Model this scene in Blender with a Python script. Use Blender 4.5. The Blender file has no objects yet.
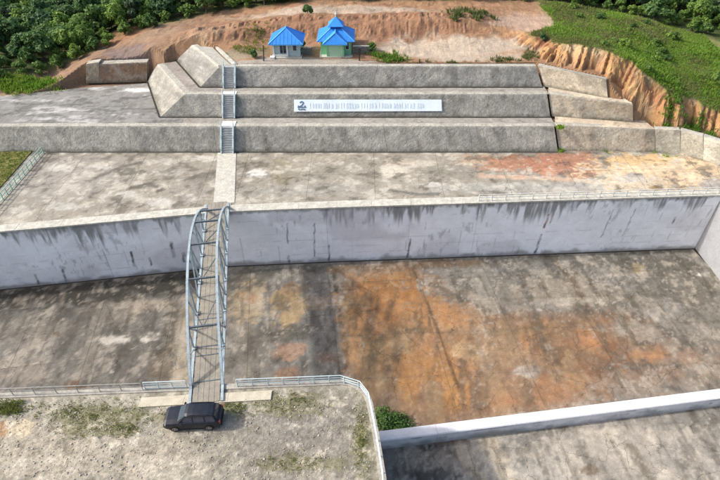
import bpy, bmesh, math, random
import numpy as np
from mathutils import Vector, Matrix
random.seed(7)
SC = bpy.context.scene
COL = SC.collection
rad = math.radians

# ------------------------------------------------------------------ camera, sky, sun, exposure
CAM_H, PITCH, F = 41.0, 40.0, 540.0          # metres over the plateau, degrees down, focal length in photo pixels (720 wide)
cam = bpy.data.cameras.new('camera'); cam.sensor_width = 36.0; cam.lens = 36.0 * F / 720.0
cam.clip_start = 0.5; cam.clip_end = 4000
cam_o = bpy.data.objects.new('camera', cam); COL.objects.link(cam_o)
cam_o.location = (0, 0, CAM_H); cam_o.rotation_euler = (rad(90 - PITCH), 0, 0)
SC.camera = cam_o

SUN_AZ, SUN_EL = -89.0, 38.0                 # azimuth from +Y towards +X (negative: to the left), elevation
world = bpy.data.worlds.new('World'); SC.world = world; world.use_nodes = True
wn = world.node_tree; wn.nodes.clear()
sky = wn.nodes.new('ShaderNodeTexSky'); sky.sky_type = 'NISHITA'; sky.sun_disc = False
sky.sun_elevation = rad(SUN_EL); sky.sun_rotation = rad(SUN_AZ)
sky.air_density = 1.15; sky.dust_density = 5.0; sky.ozone_density = 1.0
bg = wn.nodes.new('ShaderNodeBackground'); bg.inputs['Strength'].default_value = 0.15
wo = wn.nodes.new('ShaderNodeOutputWorld')
wn.links.new(sky.outputs['Color'], bg.inputs['Color']); wn.links.new(bg.outputs['Background'], wo.inputs['Surface'])
sun = bpy.data.lights.new('sun', 'SUN'); sun.energy = 2.35; sun.angle = rad(2.2); sun.color = (1.0, 0.965, 0.91)
sun_o = bpy.data.objects.new('sun', sun); COL.objects.link(sun_o)
ce = math.cos(rad(SUN_EL))
sdir = Vector((math.sin(rad(SUN_AZ)) * ce, math.cos(rad(SUN_AZ)) * ce, math.sin(rad(SUN_EL))))
sun_o.rotation_euler = sdir.to_track_quat('Z', 'Y').to_euler(); sun_o.location = (0, 0, 120)
SC.view_settings.view_transform = 'Standard'; SC.view_settings.look = 'None'
SC.view_settings.exposure = 0.70; SC.view_settings.gamma = 1.0
SC.view_settings.use_curve_mapping = False

# ------------------------------------------------------------------ pixel -> place
sP, cP = math.sin(rad(PITCH)), math.cos(rad(PITCH))
def ratio(py):
    v = (py - 240.0) / F
    return (sP + v * cP) / (cP - v * sP)      # metres down per metre forward
def P(px, py, z=0.0):                          # pixel on the level z
    Y = (CAM_H - z) / ratio(py)
    d = Y * cP + (CAM_H - z) * sP
    return np.array([(px - 360.0) * d / F, Y, z])
def PY(px, py, Y):                             # pixel at a known distance forward
    z = CAM_H - ratio(py) * Y
    d = Y * cP + (CAM_H - z) * sP
    return np.array([(px - 360.0) * d / F, Y, z])

# ------------------------------------------------------------------ numpy noise
def _h(ix, iy, s):
    n = (ix * 374761393 + iy * 668265263 + s * 974634761) & 0xffffffff
    n = ((n ^ (n >> 13)) * 1274126177) & 0xffffffff
    return ((n ^ (n >> 16)) & 0xffff) / 65535.0
def vnoise(x, y, s=0):
    x = np.asarray(x, float); y = np.asarray(y, float)
    ix = np.floor(x).astype(np.int64); iy = np.floor(y).astype(np.int64)
    fx = x - ix; fy = y - iy
    fx = fx * fx * (3 - 2 * fx); fy = fy * fy * (3 - 2 * fy)
    a = _h(ix, iy, s); b = _h(ix + 1, iy, s); c = _h(ix, iy + 1, s); d = _h(ix + 1, iy + 1, s)
    return (a + (b - a) * fx) * (1 - fy) + (c + (d - c) * fx) * fy
def fbm(x, y, s=0, o=4, g=0.5):
    t = 0; a = 1.0; n = 0
    for i in range(o):
        t = t + a * vnoise(x, y, s + i * 17); n += a
        x = x * 2.03 + 3.1; y = y * 2.03 + 1.7; a *= g
    return t / n
def sstep(a, b, x):
    t = np.clip((x - a) / (b - a), 0, 1); return t * t * (3 - 2 * t)
def lerp(c, k, m):
    return c + (np.asarray(k, float) - c) * m[..., None]

def seg_dist(X, Y, pts):
    best = np.full(np.shape(X), 1e9); side = np.zeros(np.shape(X)); along = np.zeros(np.shape(X)); acc = 0
    for (ax, ay), (bx, by) in zip(pts[:-1], pts[1:]):
        dx, dy = bx - ax, by - ay; L = math.hypot(dx, dy)
        t = np.clip(((X - ax) * dx + (Y - ay) * dy) / (L * L), 0, 1)
        d = np.hypot(X - ax - t * dx, Y - ay - t * dy)
        cr = dx * (Y - ay) - dy * (X - ax)
        m = d < best
        best = np.where(m, d, best); side = np.where(m, np.sign(cr), side); along = np.where(m, acc + t * L, along); acc += L
    return best, side, along

def inside(X, Y, poly):
    r = np.zeros(X.shape, bool); n = len(poly)
    for i in range(n):
        (x0, y0), (x1, y1) = poly[i], poly[(i + 1) % n]
        c = ((y0 > Y) != (y1 > Y)) & (X < (x1 - x0) * (Y - y0) / (y1 - y0 + 1e-12) + x0); r ^= c
    return r
def stains_and_shade(X, Y, col, z, items):
    """blend stains with shapes of their own into a surface's colour; places given on the level z"""
    dn = (fbm(X * 0.9, Y * 0.9, 91, 4, 0.6) - 0.5) * 1.5 + (fbm(X * 3.1, Y * 3.1, 95, 3, 0.6) - 0.5) * 1.0
    for it in items:
        if it[0] == 'e':
            _, px, py, rx, ry, k, amp = it
            c = P(px, py, z); ex = P(px + rx, py, z) - c; ey = P(px, py + ry, z) - c
            det = ex[0] * ey[1] - ex[1] * ey[0]
            a = ((X - c[0]) * ey[1] - (Y - c[1]) * ey[0]) / det
            b = (ex[0] * (Y - c[1]) - ex[1] * (X - c[0])) / det
            m = sstep(1.16, 0.74, np.hypot(a, b) + dn)
        elif it[0] == 'p':
            _, pts, w, k, amp = it
            q = [tuple(P(x, y, z)[:2]) for x, y in pts]; d, _, _ = seg_dist(X, Y, q + q[:1]); ins_ = np.where(inside(X, Y, q), 1, -1)
            m = sstep(-1, 1, d * ins_ / w + dn * 1.3)
        else:
            _, pts, w, k, amp = it
            q = [tuple(P(x, y, z)[:2]) for x, y in pts]
            d, _, _ = seg_dist(X, Y, q)
            m = sstep(1.2, 0.4, d / w + dn * 0.9)
        col = lerp(col, k, m * amp)
    return col

# ------------------------------------------------------------------ objects
WLOC = {}
def tag(o, label=None, cat=None, group=None, kind=None):
    if label: o['label'] = label
    if cat: o['category'] = cat
    if group: o['group'] = group
    if kind: o['kind'] = kind
    return o
def thing(name, label, cat, loc=(0, 0, 0), rz=0.0, group=None):
    o = bpy.data.objects.new(name, None); COL.objects.link(o)
    o.location = loc; o.rotation_euler = (0, 0, rz); o.empty_display_size = 0.3
    WLOC[o.name] = (np.array(loc, float), rz)
    return tag(o, label, cat, group)
def copy_tree(o, loc, rz, sc=None):
    c = o.copy(); COL.objects.link(c); c.location = loc; c.rotation_euler = (0, 0, rz)
    if sc: c.scale = sc
    for ch in o.children:
        d = ch.copy(); COL.objects.link(d); d.parent = c
        for g in ch.children:
            e = g.copy(); COL.objects.link(e); e.parent = d
    return c
def mesh_obj(name, V, Fc, m, parent=None, local=False, cols=None, smooth=False):
    V = np.asarray(V, float).reshape(-1, 3)
    w = None
    if parent is not None and parent.name in WLOC:
        w = WLOC[parent.name]
    if w is not None and not local:
        V = V - w[0]
        if w[1]:
            c, s = math.cos(-w[1]), math.sin(-w[1])
            V = np.stack([V[:, 0] * c - V[:, 1] * s, V[:, 0] * s + V[:, 1] * c, V[:, 2]], 1)
    me = bpy.data.meshes.new(name)
    me.from_pydata(V.tolist(), [], Fc if isinstance(Fc, list) else Fc.tolist())
    if cols is not None:
        at = me.color_attributes.new('Col', 'FLOAT_COLOR', 'POINT')
        c4 = np.ones((len(V), 4), np.float32); c4[:, :3] = np.clip(np.asarray(cols).reshape(-1, 3), 0, 1)
        at.data.foreach_set('color', c4.ravel())
    if smooth: me.shade_smooth()
    me.materials.append(m)
    o = bpy.data.objects.new(name, me); COL.objects.link(o)
    if parent is not None:
        o.parent = parent
        if w is not None: WLOC[o.name] = w
    return o

class MB:
    def __init__(s): s.v = []; s.f = []
    def add(s, V, Fc):
        n = len(s.v); s.v += [tuple(map(float, p)) for p in V]; s.f += [tuple(i + n for i in q) for q in Fc]; return s
    def hexa(s, b, t):                                       # bottom quad, top quad (ccw from above)
        return s.add(list(b) + list(t), [(3, 2, 1, 0), (4, 5, 6, 7), (0, 1, 5, 4), (1, 2, 6, 5), (2, 3, 7, 6), (3, 0, 4, 7)])
    def box(s, x0, x1, y0, y1, z0, z1):
        return s.hexa([(x0, y0, z0), (x1, y0, z0), (x1, y1, z0), (x0, y1, z0)], [(x0, y0, z1), (x1, y0, z1), (x1, y1, z1), (x0, y1, z1)])
    def bar(s, a, b, w, h=None, up=(0, 0, 1)):
        a = Vector(a); b = Vector(b); h = h or w; d = (b - a)
        if d.length < 1e-6: return s
        d.normalize(); u = Vector(up)
        if abs(d.dot(u)) > 0.98: u = Vector((0, 1, 0))
        x = d.cross(u).normalized() * (w / 2); y = x.cross(d).normalized() * (h / 2)
        c = [-x - y, x - y, x + y, -x + y]
        return s.add([a + k for k in c] + [b + k for k in c], [(3, 2, 1, 0), (4, 5, 6, 7), (0, 1, 5, 4), (1, 2, 6, 5), (2, 3, 7, 6), (3, 0, 4, 7)])
    def tube(s, pts, r, n=8, cap=True):
        pts = [Vector(p) for p in pts]; N = len(pts); rr = r if hasattr(r, '__len__') else [r] * N
        V = []; 
        for i, p in enumerate(pts):
            d = (pts[min(i + 1, N - 1)] - pts[max(i - 1, 0)]).normalized()
            u = Vector((0, 0, 1)) if abs(d.z) < 0.95 else Vector((1, 0, 0))
            x = d.cross(u).normalized(); y = x.cross(d).normalized()
            for k in range(n):
                a = 2 * math.pi * k / n; V.append(p + (x * math.cos(a) + y * math.sin(a)) * rr[i])
        Fc = [(i * n + k, i * n + (k + 1) % n, (i + 1) * n + (k + 1) % n, (i + 1) * n + k) for i in range(N - 1) for k in range(n)]
        if cap: Fc += [tuple(range(n - 1, -1, -1)), tuple(range((N - 1) * n, N * n))]
        return s.add(V, Fc)
    def build(s, name, m, parent=None, local=False, smooth=False):
        return mesh_obj(name, s.v, s.f, m, parent, local, smooth=smooth)
def grid_faces(nu, nv):
    i = np.arange(nu - 1)[:, None] * nv + np.arange(nv - 1)[None, :]
    return np.stack([i, i + nv, i + nv + 1, i + 1], -1).reshape(-1, 4)

# ------------------------------------------------------------------ materials
MATS = {}
def nodes_mat(name):
    m = bpy.data.materials.new(name); m.use_nodes = True; MATS[name] = m
    nt = m.node_tree; b = nt.nodes['Principled BSDF']
    return m, nt, b
def N(nt, t, **kw):
    n = nt.nodes.new(t)
    for k, v in kw.items():
        if k in n.inputs: n.inputs[k].default_value = v
        else: setattr(n, k, v)
    return n
def mixc(nt, a, b, fac, mode='MIX'):
    n = nt.nodes.new('ShaderNodeMix'); n.data_type = 'RGBA'; n.blend_type = mode
    for sock, val in ((n.inputs[0], fac), (n.inputs[6], a), (n.inputs[7], b)):
        if hasattr(val, 'is_output') and val.is_output: nt.links.new(val, sock)
        else: sock.default_value = val if not isinstance(val, tuple) else (*val[:3], 1)
    return n.outputs[2]
def noise(nt, scale, detail=5, rough=0.6, vec=None, lo=0.35, hi=0.65):
    n = N(nt, 'ShaderNodeTexNoise', Scale=scale, Detail=detail, Roughness=rough)
    if vec is not None: nt.links.new(vec, n.inputs['Vector'])
    r = nt.nodes.new('ShaderNodeMapRange'); r.inputs[1].default_value = lo; r.inputs[2].default_value = hi
    nt.links.new(n.outputs['Fac'], r.inputs[0]); return r.outputs[0], n.outputs['Fac']
def wpos(nt):
    return N(nt, 'ShaderNodeNewGeometry').outputs['Position']
def opos(nt):
    return N(nt, 'ShaderNodeTexCoord').outputs['Object']
def surf(name, col=None, var=0.25, scales=(0.8, 6.0), rough=0.9, bump=0.3, bscale=12.0, bdist=0.05, metal=0.0, spec=0.3, stretch=None, stones=0.0, cracks=0.0):
    """col None -> colour comes from the mesh's Col attribute; noise gives grain and fine relief"""
    m, nt, b = nodes_mat(name); L = nt.links; vec = wpos(nt)
    if stretch:
        mp = nt.nodes.new('ShaderNodeMapping'); mp.inputs['Scale'].default_value = stretch; L.new(vec, mp.inputs[0]); vec = mp.outputs[0]
    if col is None:
        c = N(nt, 'ShaderNodeAttribute', attribute_name='Col').outputs['Color']
    else:
        r = nt.nodes.new('ShaderNodeRGB'); r.outputs[0].default_value = (*col, 1); c = r.outputs[0]
    for i, s in enumerate(scales):
        f, _ = noise(nt, s, 6, 0.65, vec, 0.3, 0.7)
        k0, k1 = 1 - var, 1 + var
        g = mixc(nt, (k0, k0, k0), (k1, k1, k1), f)
        c = mixc(nt, c, g, 1.0, 'MULTIPLY')
    if cracks:                                               # hairline cracks
        nz = N(nt, 'ShaderNodeTexNoise', Scale=1.1, Detail=6.0, Roughness=.7); L.new(vec, nz.inputs['Vector'])
        wv = nt.nodes.new('ShaderNodeMix'); wv.data_type = 'RGBA'; wv.blend_type = 'ADD'; wv.inputs[0].default_value = 1.6; L.new(vec, wv.inputs[6]); L.new(nz.outputs['Color'], wv.inputs[7])
        vk = N(nt, 'ShaderNodeTexVoronoi', Scale=cracks, feature='DISTANCE_TO_EDGE'); L.new(wv.outputs[2], vk.inputs['Vector'])
        mk = nt.nodes.new('ShaderNodeMapRange'); mk.inputs[1].default_value = 0.0; mk.inputs[2].default_value = 0.010; L.new(vk.outputs['Distance'], mk.inputs[0])
        pt_, _ = noise(nt, .35, 3, .6, vec, .45, .6)
        mm = nt.nodes.new('ShaderNodeMath'); mm.operation = 'MAXIMUM'; L.new(mk.outputs[0], mm.inputs[0]); L.new(pt_, mm.inputs[1])
        c = mixc(nt, mixc(nt, c, (.38, .36, .33), 1.0, 'MULTIPLY'), c, mm.outputs[0])
    hgt = noise(nt, bscale, 8, 0.7, vec)[1]
    if stones:
        vo = N(nt, 'ShaderNodeTexVoronoi', Scale=stones, feature='DISTANCE_TO_EDGE'); L.new(vec, vo.inputs['Vector'])
        mr = nt.nodes.new('ShaderNodeMapRange'); mr.inputs[1].default_value = 0.0; mr.inputs[2].default_value = 0.12; L.new(vo.outputs['Distance'], mr.inputs[0])
        vc = N(nt, 'ShaderNodeTexVoronoi', Scale=stones); L.new(vec, vc.inputs['Vector'])
        hs = nt.nodes.new('ShaderNodeRGBToBW'); L.new(vc.outputs['Color'], hs.inputs[0])
        g = mixc(nt, (0.80, 0.80, 0.80), (1.18, 1.18, 1.17), hs.outputs[0]); c = mixc(nt, c, g, 1.0, 'MULTIPLY')
        c = mixc(nt, mixc(nt, c, (1.12, 1.12, 1.1), 1.0, 'MULTIPLY'), c, mr.outputs[0])
        ad = nt.nodes.new('ShaderNodeMath'); ad.operation = 'MULTIPLY_ADD'; L.new(hgt, ad.inputs[0]); ad.inputs[1].default_value = 0.5; L.new(mr.outputs[0], ad.inputs[2]); hgt = ad.outputs[0]
    L.new(c, b.inputs['Base Color']); b.inputs['Roughness'].default_value = rough; b.inputs['Metallic'].default_value = metal
    b.inputs['Specular IOR Level'].default_value = spec
    if bump:
        bp = N(nt, 'ShaderNodeBump', Strength=bump, Distance=bdist); L.new(hgt, bp.inputs['Height']); L.new(bp.outputs['Normal'], b.inputs['Normal'])
    return m
def leafmat(name, c0, c1, c2, scale=0.9):
    m, nt, b = nodes_mat(name); L = nt.links
    vec = wpos(nt); f, _ = noise(nt, scale, 4, 0.6, vec, 0.3, 0.7); f2, _ = noise(nt, scale * 9, 2, 0.5, vec, 0.25, 0.75)
    oi = N(nt, 'ShaderNodeObjectInfo').outputs['Random']
    c = mixc(nt, c0, c1, f); c = mixc(nt, c, c2, f2)
    g = mixc(nt, (0.68, 0.74, 0.85), (1.45, 1.3, 1.0), oi); c = mixc(nt, c, g, 1.0, 'MULTIPLY')
    L.new(c, b.inputs['Base Color']); b.inputs['Roughness'].default_value = 0.6; b.inputs['Specular IOR Level'].default_value = 0.25
    tr = N(nt, 'ShaderNodeBsdfTranslucent'); L.new(c, tr.inputs['Color'])
    mx = nt.nodes.new('ShaderNodeMixShader'); mx.inputs[0].default_value = 0.38
    L.new(b.outputs[0], mx.inputs[1]); L.new(tr.outputs[0], mx.inputs[2]); L.new(mx.outputs[0], nt.nodes['Material Output'].inputs['Surface'])
    return m

M_floor = surf('spillway_concrete', None, 0.2, (1.7, 7.0, 24.0), 0.85, 0.35, 6.0, 0.05, cracks=.28)
M_apron = surf('apron_concrete', None, 0.18, (1.3, 6.0, 22.0), 0.9, 0.3, 8.0, 0.05, cracks=.3)
M_wallp = surf('painted_concrete', None, 0.07, (0.7, 5.0), 0.8, 0.15, 9.0, 0.03)
M_stone = surf('grouted_stone', None, 0.2, (0.7, 4.0), 0.92, 0.38, 9.0, 0.05, stones=3.6)
M_soil = surf('soil', None, 0.2, (0.5, 3.5), 0.95, 0.6, 4.0, 0.15)
M_gravel = surf('gravel_ground', None, 0.32, (3.2, 16.0), 0.95, 0.8, 16.0, 0.06)
M_coping = surf('coping_concrete', (0.46, 0.445, 0.39), 0.25, (1.6, 9.0), 0.9, 0.4, 10.0, 0.05)
M_white = surf('white_paint', None, 0.1, (0.9, 7.0), 0.75, 0.15, 8.0, 0.03)
M_joint = surf('joint_dirt', (0.035, 0.032, 0.027), 0.3, (2, 9), 0.95, 0.3)
M_steel = surf('painted_steel', (0.31, 0.37, 0.40), 0.25, (1.3, 9.0), 0.5, 0.1, 20, 0.01, spec=0.4)
M_steel_dark = surf('weathered_steel', (0.10, 0.12, 0.14), 0.25, (2.0, 12.0), 0.55, 0.1, 20, 0.01)
M_rail = surf('pale_railing_paint', (0.50, 0.60, 0.62), 0.12, (2.0, 12.0), 0.5, 0.05, 20, 0.01, spec=0.4)
M_rail_dull = surf('dull_railing_paint', (0.36, 0.36, 0.34), 0.2, (2.0, 12.0), 0.6, 0.05, 20, 0.01)
M_rail_green = surf('green_railing_paint', (0.34, 0.52, 0.45), 0.2, (2.0, 12.0), 0.55, 0.05, 20, 0.01)
M_plank = surf('deck_board', (0.255, 0.235, 0.195), 0.2, (1.5, 8.0), 0.9, 0.3, 14, 0.03)
M_roof = surf('blue_sheet_roof', (0.035, 0.24, 0.72), 0.14, (1.2, 8.0), 0.45, 0.05, 20, 0.01, spec=0.4)
M_roof_trim = surf('blue_ridge_trim', (0.09, 0.38, 0.80), 0.05, (1, 6), 0.45, 0.0, spec=0.4)
M_hutgrey = surf('pale_blue_wall_paint', (0.42, 0.50, 0.52), 0.08, (1, 6), 0.8, 0.1)
M_hutwhite = surf('white_trim_paint', (0.74, 0.74, 0.70), 0.06, (1, 6), 0.7, 0.05)
M_hutgreen = surf('green_wall_paint', (0.22, 0.50, 0.28), 0.08, (1, 6), 0.8, 0.1)
M_hutgreen2 = surf('pale_green_wall_paint', (0.38, 0.58, 0.40), 0.08, (1, 6), 0.8, 0.1)
M_glass = surf('dark_window_glass', (0.03, 0.035, 0.06), 0.1, (1, 4), 0.12, 0.0, spec=0.6)
M_timber = surf('dark_timber', (0.055, 0.05, 0.045), 0.3, (2, 9), 0.9, 0.2)
M_fence = surf('grey_fence_mesh', (0.13, 0.14, 0.14), 0.2, (2, 9), 0.7, 0.1)
M_bark = surf('bark', (0.10, 0.075, 0.05), 0.3, (3, 12), 0.95, 0.5)
M_leafA = leafmat('leaf_dark', (0.073, 0.144, 0.044), (0.124, 0.226, 0.065), (0.095, 0.177, 0.078))
M_leafB = leafmat('leaf_mid', (0.098, 0.183, 0.039), (0.179, 0.274, 0.072), (0.120, 0.218, 0.052))
M_leafC = leafmat('leaf_pale', (0.08, 0.125, 0.065), (0.13, 0.18, 0.10), (0.09, 0.14, 0.07))
M_grass = leafmat('grass_blades', (0.125, 0.251, 0.029), (0.268, 0.319, 0.079), (0.117, 0.268, 0.032), 0.35)
M_drygrass = leafmat('dry_grass_blades', (0.179, 0.206, 0.066), (0.304, 0.285, 0.119), (0.138, 0.186, 0.046), 0.5)
M_banner = surf('banner_cloth', (0.74, 0.82, 0.88), 0.04, (1, 5), 0.7, 0.1, 3, 0.02)
M_print = surf('banner_print', (0.695, 0.778, 0.838), 0.06, (1, 5), 0.7, 0.0)
M_printd = surf('banner_emblem_print', (0.11, 0.17, 0.26), 0.1, (1, 5), 0.7, 0.0)
M_redprint = surf('rust_stain', (0.16, 0.05, 0.03), 0.2, (3, 9), 0.9, 0.0)

# ------------------------------------------------------------------ levels of the terraces (batter 0.5)
BAT = 0.5
FLOOR = -9.0
def rise(Yb, zb, ytop):
    r = ratio(ytop); h = (CAM_H - zb - r * Yb) / (1 + r * BAT); return h
Y1 = P(360, 152, 0)[1]; h1 = rise(Y1, 0, 126); Z1 = h1
Y2 = P(360, 117, Z1)[1]; h2 = rise(Y2, Z1, 94); Z2 = Z1 + h2
Y3 = P(360, 87, Z2)[1]; h3 = rise(Y3, Z2, 66); Z3 = Z2 + h3
print('terraces', Y1, Y2, Y3, Z1, Z2, Z3)

# wall line of the spillway (top of the tall white wall), a bent line in plan
WL = [(-90, 42.9), (-47, 49.7), (-18.0, 54.2), (-4.4, 55.1), (47.5, 57.9)]
def wallY(X): return np.interp(X, [p[0] for p in WL], [p[1] for p in WL])

# ------------------------------------------------------------------ spillway floor: slabs
big = mesh_obj('ground', [(-1500, -1500, -13), (1500, -1500, -13), (1500, 1500, -13), (-1500, 1500, -13)], [(0, 1, 2, 3)], surf('far_ground', (0.09, 0.10, 0.05), 0.3, (0.02, 0.4)))
tag(big, kind='structure')
GREY = np.array((0.205, 0.197, 0.182)); DARK = (0.075, 0.07, 0.06); PALE = (0.42, 0.385, 0.325)
ORNG = (0.36, 0.175, 0.062); OCH = (0.40, 0.25, 0.10); RUST = (0.22, 0.10, 0.05); BRN = (0.12, 0.085, 0.05); PINK = (0.38, 0.24, 0.17)
floor_items = [
    ('e', 60, 340, 120, 60, (0.165, 0.16, 0.148), .8), ('e', 120, 345, 50, 25, (0.13, 0.125, 0.115), .6), ('e', 140, 375, 45, 18, (0.14, 0.135, 0.125), .7),
    ('e', 40, 330, 40, 16, (0.26, 0.235, 0.20), .6), ('e', 110, 312, 30, 12, (0.27, 0.235, 0.20), .6), ('e', 20, 372, 30, 14, (0.28, 0.24, 0.21), .6),
    ('e', 148, 305, 30, 7, (0.48, 0.42, 0.35), .85), ('e', 110, 340, 20, 4, (0.60, 0.57, 0.52), .9), ('e', 150, 337, 10, 5, (0.58, 0.55, 0.5), .9), ('e', 112, 372, 2.5, 2, (0.7, 0.7, 0.7), .9), ('e', 128, 300, 10, 5, PALE, .7), ('e', 90, 360, 18, 4, (0.33, 0.30, 0.27), .7),
    ('l', [(0, 362), (40, 345), (60, 333)], .5, (0.34, 0.31, 0.27), .6), ('l', [(85, 370), (92, 335), (100, 300)], 1.0, (0.27, 0.245, 0.21), .7),
    ('e', 172, 330, 9, 45, (0.115, 0.10, 0.075), .8), ('e', 163, 370, 14, 22, (0.16, 0.125, 0.09), .7),
    ('l', [(190, 296), (186, 330), (180, 372), (178, 392)], 1.1, (0.40, 0.35, 0.28), .95),
    ('e', 75, 388, 10, 6, (0.14, 0.085, 0.055), .9), ('e', 58, 334, 5, 3, (0.12, 0.09, 0.06), .8),
    # right of the bridge
    ('e', 250, 300, 20, 28, (0.42, 0.34, 0.23), .85), ('e', 248, 298, 10, 6, (0.42, 0.24, 0.14), .6), ('e', 250, 345, 22, 20, (0.17, 0.155, 0.13), .7), ('e', 268, 325, 8, 30, (0.20, 0.19, 0.165), .7),
    ('e', 290, 305, 18, 22, (0.40, 0.29, 0.16), .9), ('e', 292, 288, 14, 6, (0.36, 0.22, 0.12), .7), ('e', 290, 352, 18, 10, PINK, .85), ('e', 290, 336, 18, 6, (0.14, 0.13, 0.11), .8), ('e', 288, 374, 16, 8, (0.28, 0.17, 0.11), .8),
    ('e', 320, 302, 11, 6, (0.30, 0.25, 0.2), .9), ('e', 328, 358, 12, 6, (0.25, 0.17, 0.13), .8),  # first patch: sunlight through the truss gaps, painted into the floor colour
    ('l', [(338, 300), (343, 310), (347, 325)], .5, PALE, .7), ('l', [(333, 270), (337, 300), (344, 330), (350, 395)], .35, (0.05, 0.05, 0.045), .9),
    # iron-stained field, with a dark smear of the arch's shadow painted in
    ('p', [(347, 274), (412, 267), (440, 286), (478, 310), (540, 320), (600, 313), (640, 320), (625, 345), (600, 368), (612, 392), (560, 406), (480, 420), (420, 428), (378, 424), (354, 390)], 1.8, (0.25, 0.14, 0.075), .9),
    ('p', [(350, 276), (410, 270), (440, 300), (470, 345), (450, 400), (400, 410), (360, 380)], 2.0, (0.30, 0.165, 0.08), .6),
    ('p', [(470, 312), (560, 318), (640, 322), (720, 345), (720, 380), (640, 396), (560, 405), (470, 415)], 2.2, (0.25, 0.165, 0.11), .7),
    ('e', 395, 345, 22, 26, (0.17, 0.12, 0.06), .6), ('e', 480, 400, 40, 16, (0.24, 0.125, 0.07), .6), ('e', 520, 350, 30, 16, (0.25, 0.14, 0.08), .5),
    ('e', 400, 300, 55, 26, ORNG, .85), ('e', 440, 310, 45, 24, (0.35, 0.19, 0.09), .7), ('e', 355, 330, 14, 40, (0.36, 0.20, 0.09), .8),
    ('e', 430, 385, 60, 38, (0.30, 0.155, 0.06), .7), ('e', 510, 345, 45, 30, (0.34, 0.21, 0.12), .75), ('e', 560, 345, 60, 30, (0.30, 0.15, 0.07), .75), ('e', 520, 385, 60, 22, (0.30, 0.16, 0.085), .7), ('e', 600, 330, 26, 12, (0.33, 0.17, 0.08), .6),
    ('e', 650, 352, 24, 10, (0.42, 0.22, 0.11), .8), ('e', 690, 357, 12, 9, (0.44, 0.21, 0.10), .85), ('e', 640, 345, 20, 6, (0.20, 0.17, 0.14), .5),
    ('e', 372, 350, 14, 22, (0.16, 0.12, 0.065), .65),
    ('e', 432, 400, 14, 22, (0.13, 0.065, 0.04), .8), ('e', 400, 395, 10, 18, (0.36, 0.19, 0.07), .7), ('e', 390, 400, 22, 16, (0.20, 0.125, 0.07), .5), ('e', 455, 390, 12, 20, (0.40, 0.21, 0.08), .75), ('e', 385, 405, 20, 12, (0.14, 0.09, 0.06), .5),
    ('e', 565, 358, 22, 12, (0.12, 0.075, 0.04), .8), ('e', 590, 365, 26, 10, (0.17, 0.085, 0.05), .7), ('e', 530, 370, 14, 7, (0.25, 0.23, 0.2), .7), ('e', 540, 330, 20, 10, (0.37, 0.22, 0.11), .6), ('e', 625, 322, 10, 16, (0.14, 0.11, 0.08), .6),
    ('e', 470, 350, 20, 9, (0.43, 0.30, 0.17), .7), ('e', 500, 330, 60, 5, (0.36, 0.24, 0.14), .5), ('e', 415, 330, 14, 3, (0.12, 0.11, 0.06), .6),
    ('l', [(412, 268), (424, 295), (440, 335), (458, 388)], .22, (0.10, 0.06, 0.03), .9),
    # grey, right half under the wall
    ('e', 480, 290, 60, 16, (0.235, 0.215, 0.185), .8), ('e', 505, 305, 40, 9, (0.25, 0.225, 0.19), .7), ('e', 560, 290, 50, 18, (0.27, 0.235, 0.19), .8), ('e', 620, 300, 55, 14, (0.25, 0.225, 0.185), .7), ('e', 655, 330, 60, 12, (0.27, 0.245, 0.21), .6), ('e', 700, 330, 40, 40, (0.20, 0.185, 0.16), .7),
    ('l', [(552, 258), (572, 282), (590, 312)], .8, (0.11, 0.075, 0.05), .7), ('l', [(590, 280), (605, 305)], .5, (0.15, 0.10, 0.07), .6), ('l', [(520, 275), (530, 300), (545, 348)], .5, (0.10, 0.09, 0.075), .6),
    ('e', 640, 264, 60, 9, (0.10, 0.095, 0.08), .75), ('e', 680, 285, 60, 22, (0.12, 0.112, 0.095), .8), ('e', 640, 270, 8, 6, (0.34, 0.27, 0.15), .6), ('e', 600, 300, 36, 4, (0.36, 0.32, 0.26), .7), ('e', 545, 273, 12, 5, PALE, .7), ('e', 700, 275, 4, 2.2, (0.62, 0.60, 0.56), .95),
    ('e', 470, 275, 20, 10, (0.26, 0.245, 0.215), .7), ('l', [(425, 280), (460, 298), (490, 312)], .5, (0.12, 0.10, 0.075), .75),
    # tall wall's shadow along its foot, painted into the floor colour
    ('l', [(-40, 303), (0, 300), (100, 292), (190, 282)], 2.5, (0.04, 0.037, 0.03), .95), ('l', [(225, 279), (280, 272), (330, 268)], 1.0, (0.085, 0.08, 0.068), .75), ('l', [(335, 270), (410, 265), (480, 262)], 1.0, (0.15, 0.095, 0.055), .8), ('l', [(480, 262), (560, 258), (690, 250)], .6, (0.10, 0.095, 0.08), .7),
    # in front of the low white wall
    ('e', 620, 455, 190, 34, (0.31, 0.285, 0.25), .9), ('e', 430, 460, 40, 18, (0.19, 0.165, 0.14), .6), ('e', 440, 478, 16, 9, (0.05, 0.05, 0.05), .8), ('e', 418, 477, 6, 7, (0.05, 0.05, 0.05), .8), ('e', 428, 447, 8, 4, (0.05, 0.045, 0.04), .8),
    ('l', [(458, 445), (470, 462), (482, 480)], .7, (0.38, 0.33, 0.26), .8), ('l', [(488, 440), (498, 458), (508, 482)], 1.0, (0.47, 0.41, 0.32), .9), ('e', 525, 455, 12, 8, (0.38, 0.345, 0.29), .7), ('e', 575, 462, 10, 10, (0.36, 0.33, 0.28), .6), ('e', 590, 470, 8, 6, (0.11, 0.08, 0.05), .8),
    ('e', 610, 432, 10, 5, PALE, .6), ('l', [(632, 448), (650, 480)], .7, (0.11, 0.095, 0.07), .7), ('l', [(612, 440), (628, 462)], .5, PALE, .5), ('e', 690, 460, 35, 20, (0.21, 0.2, 0.185), .6), ('e', 450, 440, 20, 6, (0.20, 0.13, 0.09), .6),
]
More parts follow.
